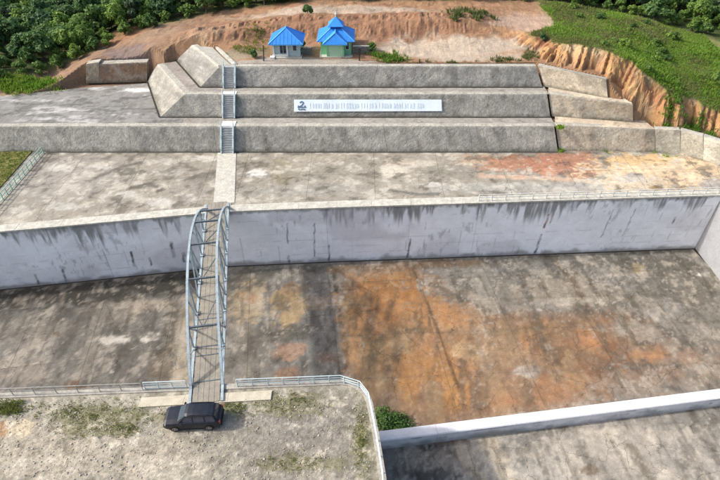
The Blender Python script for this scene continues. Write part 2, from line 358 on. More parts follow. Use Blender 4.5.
def floor_col(X, Y):
    n1 = fbm(X * .16, Y * .16, 3, 5, .6); n2 = fbm(X * .55 + 9, Y * .4, 5, 5, .6); n3 = fbm(X * 1.6, Y * 1.3, 11, 4, .6)
    st = fbm(X * 1.5 + Y * .15, Y * .16, 21, 4, .6)                     # streaks that run down the slab
    c = np.broadcast_to(GREY, X.shape + (3,)).copy()
    c = stains_and_shade(X, Y, c, FLOOR, floor_items)
    k = (0.60 + 0.55 * n1 + 0.38 * n2)
    c = c * k[..., None]
    gm = sstep(1.75, 1.3, c[..., 0] / np.maximum(c[..., 1], .01)); om = 1 - gm
    flow = fbm(X * .9 - Y * .12, Y * .17 + X * .05, 81, 5, .62)                # silt drawn out along the fall of the floor
    c = lerp(c, (0.125, 0.085, 0.055), om * sstep(.47, .64, flow) * .75)
    c = lerp(c, (0.34, 0.235, 0.135), om * sstep(.52, .70, fbm(X * .5 + 13, Y * .22, 83, 5, .62)) * .55)
    c = lerp(c, (0.215, 0.155, 0.105), om * sstep(.46, .62, fbm(X * .2 + 23, Y * .16, 85, 5, .62)) * .6)
    c = lerp(c, (0.40, 0.29, 0.19), om * sstep(.62, .72, fbm(X * 1.7, Y * 1.4, 87, 4, .62)) * .4)
    c = lerp(c, (0.40, 0.36, 0.31), sstep(.57, .74, n2 + (n3 - .5) * .6) * .55 * gm)
    c = lerp(c, (0.055, 0.05, 0.042), sstep(.54, .74, 1 - n2 + (n3 - .5) * .5) * (.55 - .35 * om))
    c = lerp(c, (0.07, 0.06, 0.048), sstep(.56, .76, st) * (.5 - .3 * om))
    n4 = fbm(X * 2.6, Y * 2.2, 61, 4, .65); n5 = fbm(X * .8 + 40, Y * .7, 63, 4, .6)
    gm = sstep(1.75, 1.3, c[..., 0] / np.maximum(c[..., 1], .01))
    c = lerp(c, (0.46, 0.42, 0.365), sstep(.60, .68, n4) * sstep(.51, .60, n5) * .5 * gm)
    vein = sstep(.035, .0, np.abs(fbm(X * .55 + 5, Y * .55, 67, 5, .62) - .5)) * sstep(.45, .6, n1); c = lerp(c, (0.42, 0.385, 0.33), vein * .5 * gm)          # lime crust
    lf = .86 + .14 * sstep(-22, -10, X) + .22 * sstep(8, 14, X) * sstep(31.5, 29.5, Y - (X - 10) * .135); c = c * (0.66 + 0.36 * n3)[..., None] * np.array((1.0, .98, .93)) * lf[..., None]
    return c
floor = MB().box(-95, 95, 4, 62, FLOOR - .6, FLOOR - .14).build('spillway_floor', M_joint)
tag(floor, kind='structure')
jx = [-92, -79, -67.5, -56] + [float(P(x, y, FLOOR)[0]) for x, y in ((45, 287), (110, 281), (178, 275), (250, 268), (326, 263), (411, 260), (478, 257), (548, 254), (618, 250))] + [47.0]
jd = [0.35, 4.3, 8.5, 13.4, 19.5, 26.5, 37]
rs = random.Random(3)
for i in range(len(jx) - 1):
    for j in range(len(jd) - 1):
        a, b = jx[i] + .011, jx[i + 1] - .011; d0, d1 = jd[j] + .004, jd[j + 1] - .004
        st = .22
        nu = max(3, int((b - a) / st)); nv = max(3, int((d1 - d0) / st))
        U, D = np.meshgrid(np.linspace(a, b, nu), np.linspace(d1, d0, nv), indexing='ij')
        X = U + .13 * D; Y = wallY(U) - D
        tz = rs.uniform(-.006, .006); tx = rs.uniform(-.0008, .0008); ty = rs.uniform(-.0008, .0008)
        Z = FLOOR + tz + tx * (U - a) + ty * (D - d0) + (fbm(X * .7, Y * .7, 31, 3) - .5) * .03
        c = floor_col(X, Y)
        c = c * rs.uniform(.88, 1.12)
        dj = np.minimum(np.minimum(U - a, b - U), np.minimum(D - d0, d1 - D))
        c = lerp(c, (0.08, 0.07, 0.055), sstep(.4, .0, dj + (fbm(X * 2, Y * 2, 41, 3) - .5) * .9) * .22)
        V = np.stack([X, Y, Z], -1).reshape(-1, 3); Fc = grid_faces(nu, nv).tolist(); C = c.reshape(-1, 3)
        # skirt, so that each slab has an edge
        rim = [k * nv for k in range(nu)] + [(nu - 1) * nv + k for k in range(1, nv)] + [k * nv + nv - 1 for k in range(nu - 2, -1, -1)] + [k for k in range(nv - 2, 0, -1)]
        n0 = len(V); V = np.vstack([V, V[rim] - (0, 0, .13)]); C = np.vstack([C, C[rim] * .6]); R = len(rim)
        Fc += [(rim[(q + 1) % R], rim[q], n0 + q, n0 + (q + 1) % R) for q in range(R)]
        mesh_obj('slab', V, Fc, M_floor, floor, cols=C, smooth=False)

# ------------------------------------------------------------------ the tall wall: panels
sw = thing('spillway_wall', 'tall long retaining wall with stained pale lavender paint between apron and spillway floor', 'wall', (0, 55, FLOOR))
wj = [-90, -70, -47] + [float(P(x, y, 0)[0]) for x, y in ((92, 224), (212, 213), (326, 208), (411, 206), (480, 204), (549, 202), (625, 199))] + [47.5]
def wx(px): return float(P(px, 205 + max(0, (213 - px)) * .1, 0)[0])
DRIPS = [(wx(a), wx(b), l, m) for a, b, l, m in ((8, 22, 1.8, 1), (30, 105, 2.6, 1), (112, 120, 1.4, 1), (124, 142, 1.6, 1), (158, 182, 2.2, 1), (324, 333, 2.2, 1), (334, 408, 1.9, 1), (409, 422, 3.0, 1), (424, 440, 1.2, 1), (455, 482, 1.6, 1), (482, 502, 2.0, 1), (510, 575, 2.1, 1), (575, 600, 1.4, 1), (618, 640, 1.2, 1), (652, 720, 1.5, 1))] + [(-90, -50, 1.8, 1)]
MARKS = [(float(P(x, y, 0)[0]), z0, z1, w, k) for x, y, z0, z1, w, k in ((118, 222, -7.4, -5.0, .22, (0.07, 0.06, 0.06)), (40, 230, -8.9, -6.8, .2, (0.09, 0.08, 0.08)), (10, 232, -8.8, -7.2, .2, (0.09, 0.08, 0.08)), (136, 220, -7.6, -6.3, .18, (0.12, 0.09, 0.09)), (162, 218, -6.6, -4.0, .3, (0.12, 0.12, 0.12)), (172, 217, -7.6, -6.0, .35, (0.13, 0.13, 0.13)), (284, 210, -5.5, -2.2, .13, (0.14, 0.14, 0.15)), (311, 209, -8.0, -2.4, .13, (0.16, 0.16, 0.18)), (326.6, 208, -8.8, -6.2, .15, (0.09, 0.08, 0.08)), (411.6, 206, -8.9, -5.6, .16, (0.07, 0.06, 0.06)), (549.6, 202, -8.9, -5.6, .2, (0.05, 0.045, 0.045)), (552, 202, -4.4, -2.2, .2, (0.20, 0.07, 0.05)), (557, 202, -3.6, -2.2, .12, (0.20, 0.09, 0.07)), (283, 210, -8.9, -7.8, .2, (0.05, 0.05, 0.05)), (615, 199, -6.4, -1.8, .12, (0.22, 0.22, 0.25)), (638, 198, -6.4, -1.8, .12, (0.22, 0.22, 0.25)), (685, 197, -4.4, -3.4, .2, (0.16, 0.16, 0.17)))]
for i in range(len(wj) - 1):
    a, b = wj[i] + .008, wj[i + 1] - .008
    nu = max(4, int((b - a) / .14)); nv = 64
    U, W = np.meshgrid(np.linspace(a, b, nu), np.linspace(0, 1, nv), indexing='ij')
    Z = FLOOR - .2 + W * (-FLOOR + .2); X = U; Y = wallY(U) + .015 * (i % 2)
    base = np.array((0.80, 0.82, 0.86)) if i != 5 else np.array((0.77, 0.795, 0.85))
    c = np.broadcast_to(base, X.shape + (3,)).copy() * (0.88 + .22 * fbm(X * .25, Z * .35, 51, 4))[..., None]
    dep = -Z
    # drips of grime from the coping
    zone = np.zeros_like(X)
    for p0, p1, ln_, am in DRIPS: zone = np.maximum(zone, am * ln_ * sstep(p0 - .5, p0 + .5, X) * sstep(p1 + .5, p1 - .5, X))
    f1 = fbm(X * 1.7, X * 0 + 7, 58, 3); f2 = fbm(X * 5.5, Z * .25, 59, 3)
    ln = zone * (.45 + 1.3 * sstep(.3, .7, f1) * (.6 + .8 * vnoise(X * 4.5, X * 0 + 3, 55)))
    dr = sstep(1.05, .45, dep / np.maximum(ln, .05)) * (.42 + .58 * sstep(.34, .56, f2)) * (zone > .05)
    c = lerp(c, (0.13, 0.13, 0.125), np.clip(dr, 0, 1) * .8)
    c = lerp(c, (0.13, 0.125, 0.115), sstep(.55, .0, dep + (fbm(X * 2, Z, 60, 2) - .5) * .7) * .7)
    # smears in the lower half, form lines and a dirty foot
    sm = sstep(.60, .70, fbm(X * 2.6, Z * .9, 61, 4)) * sstep(.52, .64, fbm(X * .22, Z * .35, 62, 2))
    c = lerp(c, (0.20, 0.195, 0.19), sm * .4)
    for zz in (-1.6, -2.7, -3.9, -5.1, -6.4, -7.6):
        l = sstep(.08, .0, np.abs(Z - zz)) * sstep(.5, .62, fbm(X * .9, X * 0 + zz, 63, 4)); c = lerp(c, (0.40, 0.40, 0.43), l * .4)
    l = sstep(.09, .0, np.abs(((X + 300) % 2.44) - 1.22)) * sstep(.54, .62, fbm(X * .4, Z * .6, 64, 4)); c = lerp(c, (0.30, 0.30, 0.32), l * .45)
    c = lerp(c, (0.20, 0.18, 0.15), sstep(.8, .0, Z - FLOOR + (fbm(X * .8, Z, 65, 3) - .5) * 1.2) * .7)
    c = lerp(c, (0.52, 0.50, 0.53), sstep(.55, .7, fbm(X * .2, Z * .25, 68, 3)) * .4)
    for mx, m0, m1, mw, mk in MARKS:
        l = sstep(mw, mw * .3, np.abs(X - mx - (Z - m0) * .06 + (fbm(Z * 1.5, Z * 0 + mx, 66, 2) - .5) * .25)) * sstep(m0 - .2, m0, Z) * sstep(m1 + .2, m1, Z) * (.5 + .5 * sstep(.3, .5, vnoise(X * 4, Z * 2, 67))); c = lerp(c, mk, l * .9)
    V = np.stack([X, Y, Z], -1).reshape(-1, 3)
    Fc = grid_faces(nu, nv).tolist(); n0 = len(V)
    bk = [(a, wallY(a) + .7, FLOOR - .2), (b, wallY(b) + .7, FLOOR - .2), (b, wallY(b) + .7, 0), (a, wallY(a) + .7, 0)]
    V = np.vstack([V, bk]); C = np.vstack([c.reshape(-1, 3), np.tile(base, (4, 1))])
    Fc += [tuple(range(0, nv)) + (n0 + 3, n0), tuple(range(nu * nv - 1, (nu - 1) * nv - 1, -1)) + (n0 + 1, n0 + 2), (n0 + 1, n0, n0 + 3, n0 + 2),
           tuple((k * nv + nv - 1) for k in range(nu)) + (n0 + 2, n0 + 3)]
    mesh_obj('wall_panel', V, Fc, M_wallp, sw, cols=C)
# coping blocks along the top
cx = -90.0; rs = random.Random(5)
while cx < 47.4:
    nx = min(cx + rs.uniform(4.2, 5.4), 47.5); m = MB()
    zt = .16 + rs.uniform(-.012, .012); y0, y1 = wallY(cx), wallY(nx)
    m.hexa([(cx + .012, y0 - .06, -.04), (nx - .012, y1 - .06, -.04), (nx - .012, y1 + 1.35, .002), (cx + .012, y0 + 1.35, .002)],
           [(cx + .012, y0 - .06, zt), (nx - .012, y1 - .06, zt), (nx - .012, y1 + 1.35, zt), (cx + .012, y0 + 1.35, zt)])
    m.build('coping_block', M_coping, sw); cx = nx
# return wall at the right end
rw = thing('return_wall', 'short white wall turning out from the right end of the tall wall', 'wall', (47.5, 50, FLOOR))
MBm = MB().hexa([(47.55, 30, FLOOR - .2), (48.4, 30, FLOOR - .2), (48.4, 58.5, FLOOR - .2), (47.55, 58.5, FLOOR - .2)], [(47.55, 30, -.05), (48.4, 30, -.05), (48.4, 58.5, -.05), (47.55, 58.5, -.05)])
MBm.build('wall_face', surf('return_wall_paint', (0.30, 0.31, 0.33), .12, (0.6, 5), .8, .15), rw)
MB().box(47.45, 49.3, 30, 57.8, -.046, .15).build('coping_block', M_coping, rw)

# ------------------------------------------------------------------ apron between the tall wall and the terraces
APR = np.array((0.268, 0.245, 0.202))
SAND = (0.52, 0.40, 0.26)
apron_items = [
    ('e', 60, 175, 70, 30, (0.27, 0.25, 0.225), .6), ('e', 130, 172, 16, 4, (0.10, 0.095, 0.075), .8), ('l', [(95, 178), (125, 166), (140, 163)], .5, (0.11, 0.10, 0.085), .8), ('l', [(130, 188), (150, 184), (160, 190)], .6, (0.10, 0.09, 0.075), .85),
    ('e', 62, 168, 14, 4, (0.43, 0.41, 0.36), .85), ('e', 100, 166, 10, 3, (0.42, 0.40, 0.35), .8), ('e', 125, 195, 16, 4, (0.44, 0.42, 0.37), .8), ('e', 60, 207, 18, 5, (0.42, 0.405, 0.36), .8), ('e', 160, 203, 14, 6, (0.43, 0.41, 0.37), .85), ('e', 18, 210, 10, 4, (0.42, 0.40, 0.35), .7), ('e', 165, 162, 20, 3, (0.42, 0.39, 0.34), .7), ('e', 170, 173, 16, 4, (0.40, 0.38, 0.33), .7),
    ('e', 205, 158, 12, 4, (0.44, 0.42, 0.38), .8), ('e', 195, 178, 14, 6, (0.18, 0.165, 0.14), .7), ('l', [(192, 178), (214, 172)], .6, (0.12, 0.11, 0.09), .75), ('e', 190, 195, 18, 9, (0.24, 0.22, 0.195), .6),
    ('e', 257, 173, 12, 4.5, (0.60, 0.585, 0.54), .95), ('e', 278, 173, 4, 2, (0.60, 0.56, 0.47), .9), ('e', 283, 173, 14, 16, (0.20, 0.175, 0.11), .6), ('e', 250, 165, 24, 4, (0.22, 0.20, 0.155), .6), ('e', 320, 172, 50, 6, (0.25, 0.235, 0.19), .5), ('e', 300, 190, 70, 6, (0.29, 0.285, 0.255), .5), ('e', 330, 158, 40, 3, (0.31, 0.28, 0.22), .6),
    ('e', 395, 170, 16, 9, (0.48, 0.44, 0.36), .8), ('e', 415, 163, 30, 4, (0.40, 0.34, 0.27), .6), ('e', 440, 170, 16, 5, (0.22, 0.21, 0.165), .6), ('l', [(390, 190), (415, 194), (440, 194)], .35, (0.10, 0.10, 0.09), .75), ('e', 430, 185, 14, 2.5, (0.45, 0.43, 0.385), .8), ('e', 500, 188, 70, 5, (0.31, 0.305, 0.275), .8),
    ('e', 480, 160, 20, 6, (0.42, 0.30, 0.20), .8), ('e', 520, 164, 40, 10, (0.34, 0.17, 0.10), .85), ('e', 515, 157, 14, 3, (0.20, 0.10, 0.06), .7), ('e', 560, 162, 40, 12, (0.33, 0.16, 0.10), .9), ('e', 585, 170, 20, 10, (0.32, 0.155, 0.10), .9), ('e', 545, 172, 18, 3, (0.44, 0.22, 0.14), .7), ('l', [(480, 176), (530, 177), (590, 182)], .6, (0.47, 0.33, 0.24), .8),
    ('e', 660, 172, 75, 20, SAND, .95), ('e', 640, 160, 40, 6, (0.50, 0.34, 0.16), .7), ('e', 620, 185, 40, 10, (0.50, 0.42, 0.31), .9), ('e', 634, 178, 10, 5, (0.28, 0.265, 0.25), .8), ('e', 655, 189, 7, 2.5, (0.26, 0.16, 0.06), .8), ('e', 678, 189, 9, 2.5, (0.24, 0.15, 0.06), .8), ('e', 712, 184, 12, 5, (0.30, 0.28, 0.26), .7), ('e', 690, 172, 30, 3, (0.42, 0.32, 0.22), .6), ('e', 700, 162, 30, 6, (0.50, 0.38, 0.25), .8), ('e', 570, 187, 34, 5, (0.30, 0.29, 0.265), .8),
]
_ax = [-95.0, -90.0, -47.0, -18.0, -4.4, 47.5, 95.0]
apron = MB().add([(x, float(wallY(x)) + .6, -.3) for x in _ax] + [(x, 74, -.3) for x in _ax], [(k, k + 1, k + 8, k + 7) for k in range(6)]).build('apron', M_joint); tag(apron, kind='structure')
aj = [-95, -80, -66, -56, -48, -40, -31, -21, -16.2, -7, 2, 11, 20, 29, 38, 47, 57, 70, 95]
ad = [0.0, .5, 1.0]
rs = random.Random(8)
for i in range(len(aj) - 1):
    for j in range(2):
        a, b = aj[i] + .015, aj[i + 1] - .015
        nu = max(3, int((b - a) / .22)); nv = 34
        U, W = np.meshgrid(np.linspace(a, b, nu), np.linspace(ad[j], ad[j + 1], nv), indexing='ij')
        Yf = wallY(U) + 1.36; Yb = np.where(U > 40, Y1 + .4 - (U - 40) * .10, Y1 + .4); X = U; Y = Yf + (Yb - Yf) * W + (.012 if j else -.012)
        c = np.broadcast_to(APR, X.shape + (3,)).copy(); c = stains_and_shade(X, Y, c, 0, apron_items)
        n1 = fbm(X * .2, Y * .25, 71, 5, .6); n2 = fbm(X * .6, Y * .7, 73, 5, .62)
        c = c * (0.70 + .38 * n1 + .22 * n2)[..., None]
        c = lerp(c, (0.46, 0.43, 0.365), sstep(.58, .66, n2) * .6); c = lerp(c, (0.10, 0.09, 0.072), sstep(.60, .70, 1 - n2) * .65)
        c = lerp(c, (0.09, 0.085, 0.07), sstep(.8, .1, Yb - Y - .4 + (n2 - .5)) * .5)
        c = c * (.8 + .4 * fbm(X * 2.4, Y * 2.8, 77, 3, .6))[..., None]
        hump = sstep(30, 40, X) * (.35 * fbm(X * .3, Y * .4, 75, 4)) * sstep(0, .25, W if j else W) * 1.0
        Z = (fbm(X * .6, Y * .6, 74, 3) - .5) * .03 + hump
        V = np.stack([X, Y, Z], -1).reshape(-1, 3)
        mesh_obj('slab', V, grid_faces(nu, nv), M_apron, apron, cols=c.reshape(-1, 3))
# pale walkway from the stair to the bridge
pth = MB(); pa = P(227, 153, 0); pb = P(224, 203, 0)
segs = 5
path = thing('walkway', 'pale concrete walkway strip from the stair foot to the arched bridge', 'walkway', (pa[0], pa[1], 0))
for k in range(segs):
    t0, t1 = k / segs, (k + 1) / segs; q0 = pa + (pb - pa) * t0; q1 = pa + (pb - pa) * t1; w = 1.35
    MB().hexa([(q1[0] - w, q1[1] + .012, -.02), (q1[0] + w, q1[1] + .012, -.02), (q0[0] + w, q0[1], -.02), (q0[0] - w, q0[1], -.02)],
              [(q1[0] - w, q1[1] + .012, .06), (q1[0] + w, q1[1] + .012, .06), (q0[0] + w, q0[1], .06), (q0[0] - w, q0[1], .06)]).build('slab', M_coping, path)

# ------------------------------------------------------------------ terraces
def stone_col(X, Y, Z, zt, zb, seed, tint):
    n1 = fbm(X * .22, Y * .22 + Z * .4, seed, 4, .6); n2 = fbm(X * 1.0 + Y * .6, Z * 1.1 + Y * .4, seed + 3, 5, .65)
    c = np.broadcast_to(np.array(tint), X.shape + (3,)).copy() * (.62 + .42 * n1 + .34 * n2)[..., None]
    c = lerp(c, (0.13, 0.125, 0.115), sstep(.55, .72, fbm(X * .5 + Y * .5, Z * .3, seed + 7, 4)) * .4)
    u_ = X + Y * .8; drip = sstep(.52, .68, fbm(u_ * .9, Z * .12, seed + 11, 4, .6)) * (.35 + .65 * sstep(zb, zt, Z)); c = lerp(c, (0.12, 0.118, 0.105), drip * .5)
    c = lerp(c, (0.40, 0.385, 0.34), sstep(.56, .70, fbm(u_ * .35 + 7, Z * .5, seed + 13, 4, .6)) * .4)
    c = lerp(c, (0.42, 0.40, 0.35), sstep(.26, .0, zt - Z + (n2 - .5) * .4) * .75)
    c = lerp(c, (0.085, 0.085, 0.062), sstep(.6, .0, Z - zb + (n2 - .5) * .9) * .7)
    return c
def face_panel(root, b0, b1, t0, t1, seed, tint, st=.25, depth=.9):
    """one battered wall panel: base edge b0-b1, top edge t0-t1 (left to right seen from the front), with thickness behind"""
    b0, b1, t0, t1 = map(lambda q: np.array(q, float), (b0, b1, t0, t1))
    nu = max(3, int(np.linalg.norm(b1 - b0) / st)); nv = max(4, int(np.linalg.norm(t0 - b0) / st))
    u = np.linspace(0, 1, nu)[:, None, None]; w = np.linspace(0, 1, nv)[None, :, None]
    S = (b0 * (1 - u) + b1 * u) * (1 - w) + (t0 * (1 - u) + t1 * u) * w
    nrm = np.cross(b1 - b0, t0 - b0); nrm /= np.linalg.norm(nrm)
    dsp = (fbm(S[..., 0] * 1.3 + S[..., 1], S[..., 2] * 1.6, seed + 20, 4, .6) - .5) * .12
    edge = np.minimum(np.minimum(u, 1 - u) * 8, 1)[..., 0] * np.ones(S.shape[:2])
    S = S + nrm * (dsp * edge)[..., None]
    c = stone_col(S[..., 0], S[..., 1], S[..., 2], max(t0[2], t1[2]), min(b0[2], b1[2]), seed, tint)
    V = S.reshape(-1, 3); n0 = len(V); Fc = grid_faces(nu, nv).tolist()
    hn = np.array([nrm[0], nrm[1], 0]); hn /= np.linalg.norm(hn)
    back = np.array([b0, b1, t1, t0]) - hn * depth; back[0:2, 2] -= .3
    V = np.vstack([V, back]); C = np.vstack([c.reshape(-1, 3), np.tile((0.34, 0.325, 0.285), (4, 1))])
    Fc += [tuple(range(0, nv)) + (n0 + 3, n0), tuple(range(nu * nv - 1, (nu - 1) * nv - 1, -1)) + (n0 + 1, n0 + 2),
           tuple((k * nv + nv - 1) for k in range(nu)) + (n0 + 2, n0 + 3)]
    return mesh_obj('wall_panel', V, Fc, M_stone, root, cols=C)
def run_panels(root, B, T, lens, seed, tint):
    """panels along a polyline, split into pieces of about the given length"""
    k = 0
    for i in range(len(B) - 1):
        b0, b1, t0, t1 = map(np.array, (B[i], B[i + 1], T[i], T[i + 1])); L = np.linalg.norm(b1 - b0); n = max(1, round(L / lens)); g = .016 / L
        for q in range(n):
            s0, s1 = q / n + (g if q else 0), (q + 1) / n - (g if q < n - 1 else 0)
            k += 1; tt = np.array(tint) * (1 + ((k * 37 % 11) - 5) * .012)
            face_panel(root, b0 + (b1 - b0) * s0, b0 + (b1 - b0) * s1, t0 + (t1 - t0) * s0, t0 + (t1 - t0) * s1, seed, tt)
def bench(root, poly, z, seed, tint, name='bench_slab', mat=None, clip=None, rough=.05, extra=None):
    """flat-ish sheet over a quad patch given as four corners (front-left, front-right, back-right, back-left)"""
    a, b, c_, d = [np.array(q[:2], float) for q in poly]
    nu = max(3, int(np.linalg.norm(b - a) / .3)); nv = max(3, int(np.linalg.norm(d - a) / .3))
    u = np.linspace(0, 1, nu)[:, None, None]; w = np.linspace(0, 1, nv)[None, :, None]
    S = (a * (1 - u) + b * u) * (1 - w) + (d * (1 - u) + c_ * u) * w
    X, Y = S[..., 0], S[..., 1]; n1 = fbm(X * .3, Y * .4, seed, 4, .6); n2 = fbm(X * 1.1, Y * 1.3, seed + 2, 5, .62)
    c = np.broadcast_to(np.array(tint), X.shape + (3,)).copy() * (.6 + .45 * n1 + .35 * n2)[..., None]
    c = lerp(c, (0.13, 0.12, 0.10), sstep(.56, .7, n2) * .5)
    if extra: c = extra(X, Y, c)
    Z = z - .03 + (n1 - .5) * rough
    return mesh_obj(name, np.stack([X, Y, Z * np.ones_like(X)], -1).reshape(-1, 3), grid_faces(nu, nv), mat or M_apron, root, cols=c.reshape(-1, 3))

GRY = (0.275, 0.265, 0.242); BEI = (0.39, 0.335, 0.265)
def tp(px, py, z): return P(px, py, z)
XL = -95
# first terrace
T1 = thing('terrace_wall', 'lowest grey stone terrace wall rising from the apron, stair at its middle', 'terrace wall', (0, Y1, 0))
crk1b, crk1t = P(558, 152, 0)[0], P(554, 126, Z1)[0]
run_panels(T1, [(XL, Y1 - 1, -.05), (-46, Y1, -.05), (crk1b, Y1, -.05)], [(XL, Y1 - 1 + h1 * BAT, Z1), (-46, Y1 + h1 * BAT, Z1), (crk1t, Y1 + h1 * BAT, Z1)], 12, 101, GRY)
# wide paved bench to the left
def pale_bench(X, Y, c):
    c = lerp(c, (0.47, 0.46, 0.44), sstep(.55, .63, fbm(X * .22, Y * .9, 130, 6, .66)) * .75)
    c = lerp(c, (0.10, 0.098, 0.09), sstep(.54, .61, fbm(X * .35, Y * 1.3 + 5, 133, 6, .66)) * .75)
    pw = P(138, 90, Z1); c = lerp(c, (0.62, 0.61, 0.58), sstep(1.1, .5, np.hypot((X - pw[0]) / 2.6, (Y - pw[1]) / 1.0) + (fbm(X, Y, 134, 3) - .5)) * .9)
    return c
bl = [P(0, 118, Z1), P(8, 98, Z1), P(60, 88, Z1), P(100, 85, Z1), P(150, 80, Z1)]
bench(T1, [(-60, Y1 + h1 * BAT + .05), (-46.0, Y1 + h1 * BAT + .05), (-46.0, bl[2][1]), (-60, bl[1][1])], Z1, 131, (0.23, 0.225, 0.21), extra=pale_bench)
bench(T1, [(-46.0, Y1 + h1 * BAT + .05), (P(185, 117, Z1)[0], Y1 + h1 * BAT + .05), (P(185, 117, Z1)[0], bl[4][1] + .5), (-46.0, bl[2][1])], Z1 + .004, 131, (0.225, 0.22, 0.205), extra=pale_bench)
bench(T1, [(P(185, 117, Z1)[0] + .02, Y1 + h1 * BAT + .05), (crk1t + .3, Y1 + h1 * BAT + .05), (crk1t + .3, Y2 + .8), (P(185, 117, Z1)[0] + .02, Y2 + .8)], Z1, 133, (0.29, 0.275, 0.245))
# second terrace with its return on the left
T2 = thing('terrace_wall', 'middle grey stone terrace wall with the long white banner hung on it', 'terrace wall', (0, Y2, Z1))
crk2b, crk2t = P(551, 118, Z1)[0], P(547, 94, Z2)[0]
B2 = [P(147, 79, Z1), P(160, 117, Z1), (crk2b, Y2, Z1)]; B2[1][1] = Y2; T2p = [P(158, 64, Z2), P(185, 94, Z2), (crk2t, Y2 + h2 * BAT, Z2)]; T2p[1][1] = Y2 + h2 * BAT
for q in B2[:2]: q[2] -= .05
run_panels(T2, [B2[0], B2[1], (B2[2][0], B2[2][1], Z1 - .05)], T2p, 12, 107, GRY)
bench(T2, [(T2p[1][0], T2p[1][1] + .05), (crk2t + .3, Y2 + h2 * BAT + .05), (crk2t + .3, Y3 + .8), (P(205, 87, Z2)[0], Y3 + .8)], Z2, 135, (0.285, 0.27, 0.24))
bench(T2, [(T2p[1][0], T2p[1][1] + .06), (P(206, 87, Z2)[0], Y3 + .8), (P(182, 60, Z2)[0], P(182, 60, Z2)[1]), (T2p[0][0], T2p[0][1])], Z2 + .004, 137, (0.29, 0.26, 0.23))
# third terrace
T3 = thing('terrace_wall', 'topmost grey stone terrace wall just below the two blue-roofed huts', 'terrace wall', (0, Y3, Z2))
crk3b, crk3t = P(543, 88, Z2)[0], P(536, 66, Z3)[0]
B3 = [P(176, 60, Z2), P(200, 87, Z2), (crk3b, Y3, Z2 - .05)]; B3[1][1] = Y3; T3p = [P(192, 45, Z3), P(220, 66, Z3), (crk3t, Y3 + h3 * BAT, Z3)]; T3p[1][1] = Y3 + h3 * BAT
for q in B3[:2]: q[2] -= .05
run_panels(T3, B3, T3p, 12, 113, (0.245, 0.238, 0.225))
TOPL, TOPR = T3p[1], (crk3t, Y3 + h3 * BAT)
# left top deck: pale slabs with a kerb
def quad_slab(root, pts, z0, z1, m, name):
    b = [(q[0], q[1], z0) for q in pts]; t = [(q[0], q[1], z1) for q in pts]
    return MB().hexa(b, t).build(name, m, root)
deck = thing('paved_deck', 'pale concrete paving behind the left shoulder of the topmost terrace', 'paving', (TOPL[0], TOPL[1], Z3))
quad_slab(deck, [P(220, 65.6, Z3), P(232, 65.6, Z3), P(213, 47, Z3), P(194, 46, Z3)], Z3 - .5, Z3 + .02, M_apron, 'slab') if False else None
quad_slab(deck, [P(221, 65, Z3), P(231, 65, Z3), P(212, 47, Z3), P(196, 46, Z3)], Z3 - .3, Z3 + .03, surf('deck_slab', (0.36, 0.345, 0.30), .2, (1.5, 7)), 'slab')
quad_slab(deck, [P(233, 64.6, Z3), P(237, 64.6, Z3), P(218, 47, Z3), P(215, 47, Z3)], Z3 - .3, Z3 + .16, M_coping, 'kerb')
quad_slab(deck, [P(218.2, 66, Z3), P(220.4, 66, Z3), P(195.2, 46, Z3), P(192.4, 45.4, Z3)], Z3 - .3, Z3 + .12, M_coping, 'kerb')
# right section of the terraces beyond the crack
R1 = thing('terrace_wall', 'lowest beige terrace wall right of the crack, beside the sandy ground', 'terrace wall', (P(600, 152, 0)[0], Y1, 0))
g = .32
E1b, E1t = P(655, 153, 0), P(655, 129, Z1)
run_panels(R1, [(crk1b + g, Y1 + .35, -.05), (E1b[0], E1b[1], -.05)], [(crk1t + g, Y1 + .35 + h1 * BAT, Z1), (E1t[0], E1t[1], Z1 - .05)], 8, 119, BEI)
bench(R1, [(crk1t + g, Y1 + h1 * BAT + .4), (E1t[0], E1t[1] + .1), (E1t[0] - .4, P(640, 121, Z1)[1] + .5), (crk1t + g + .8, Y2 + .9)], Z1, 139, (0.50, 0.42, 0.32))
R2 = thing('terrace_wall', 'middle beige terrace wall right of the crack, ending in the orange gully', 'terrace wall', (P(590, 118, Z1)[0], Y2, Z1))
E2b, E2t = P(633, 122, Z1), P(633, 104, Z2)
run_panels(R2, [(crk2b + g, Y2 + .3, Z1 - .05), (E2b[0], E2b[1], Z1 - .05)], [(crk2t + g, Y2 + .3 + h2 * BAT, Z2), (E2t[0], E2t[1], Z2 - .1)], 14, 121, (0.37, 0.32, 0.255))
bench(R2, [(crk2t + g, Y2 + h2 * BAT + .35), (E2t[0], E2t[1] + .1), (P(622, 97, Z2)[0], P(622, 97, Z2)[1] + .6), (crk2t + g + .8, Y3 + .9)], Z2, 141, (0.46, 0.40, 0.31))
R3 = thing('terrace_wall', 'topmost beige terrace wall right of the crack, under the eroded bank', 'terrace wall', (P(575, 92, Z2)[0], Y3, Z2))
E3b, E3t = P(608, 98, Z2), P(606, 80, Z3 - .4)
run_panels(R3, [(crk3b + g, Y3 + .3, Z2 - .05), (E3b[0], E3b[1], Z2 - .05)], [(crk3t + g, Y3 + .3 + h3 * BAT, Z3), (E3t[0], E3t[1], Z3 - .4)], 14, 123, (0.37, 0.32, 0.255))
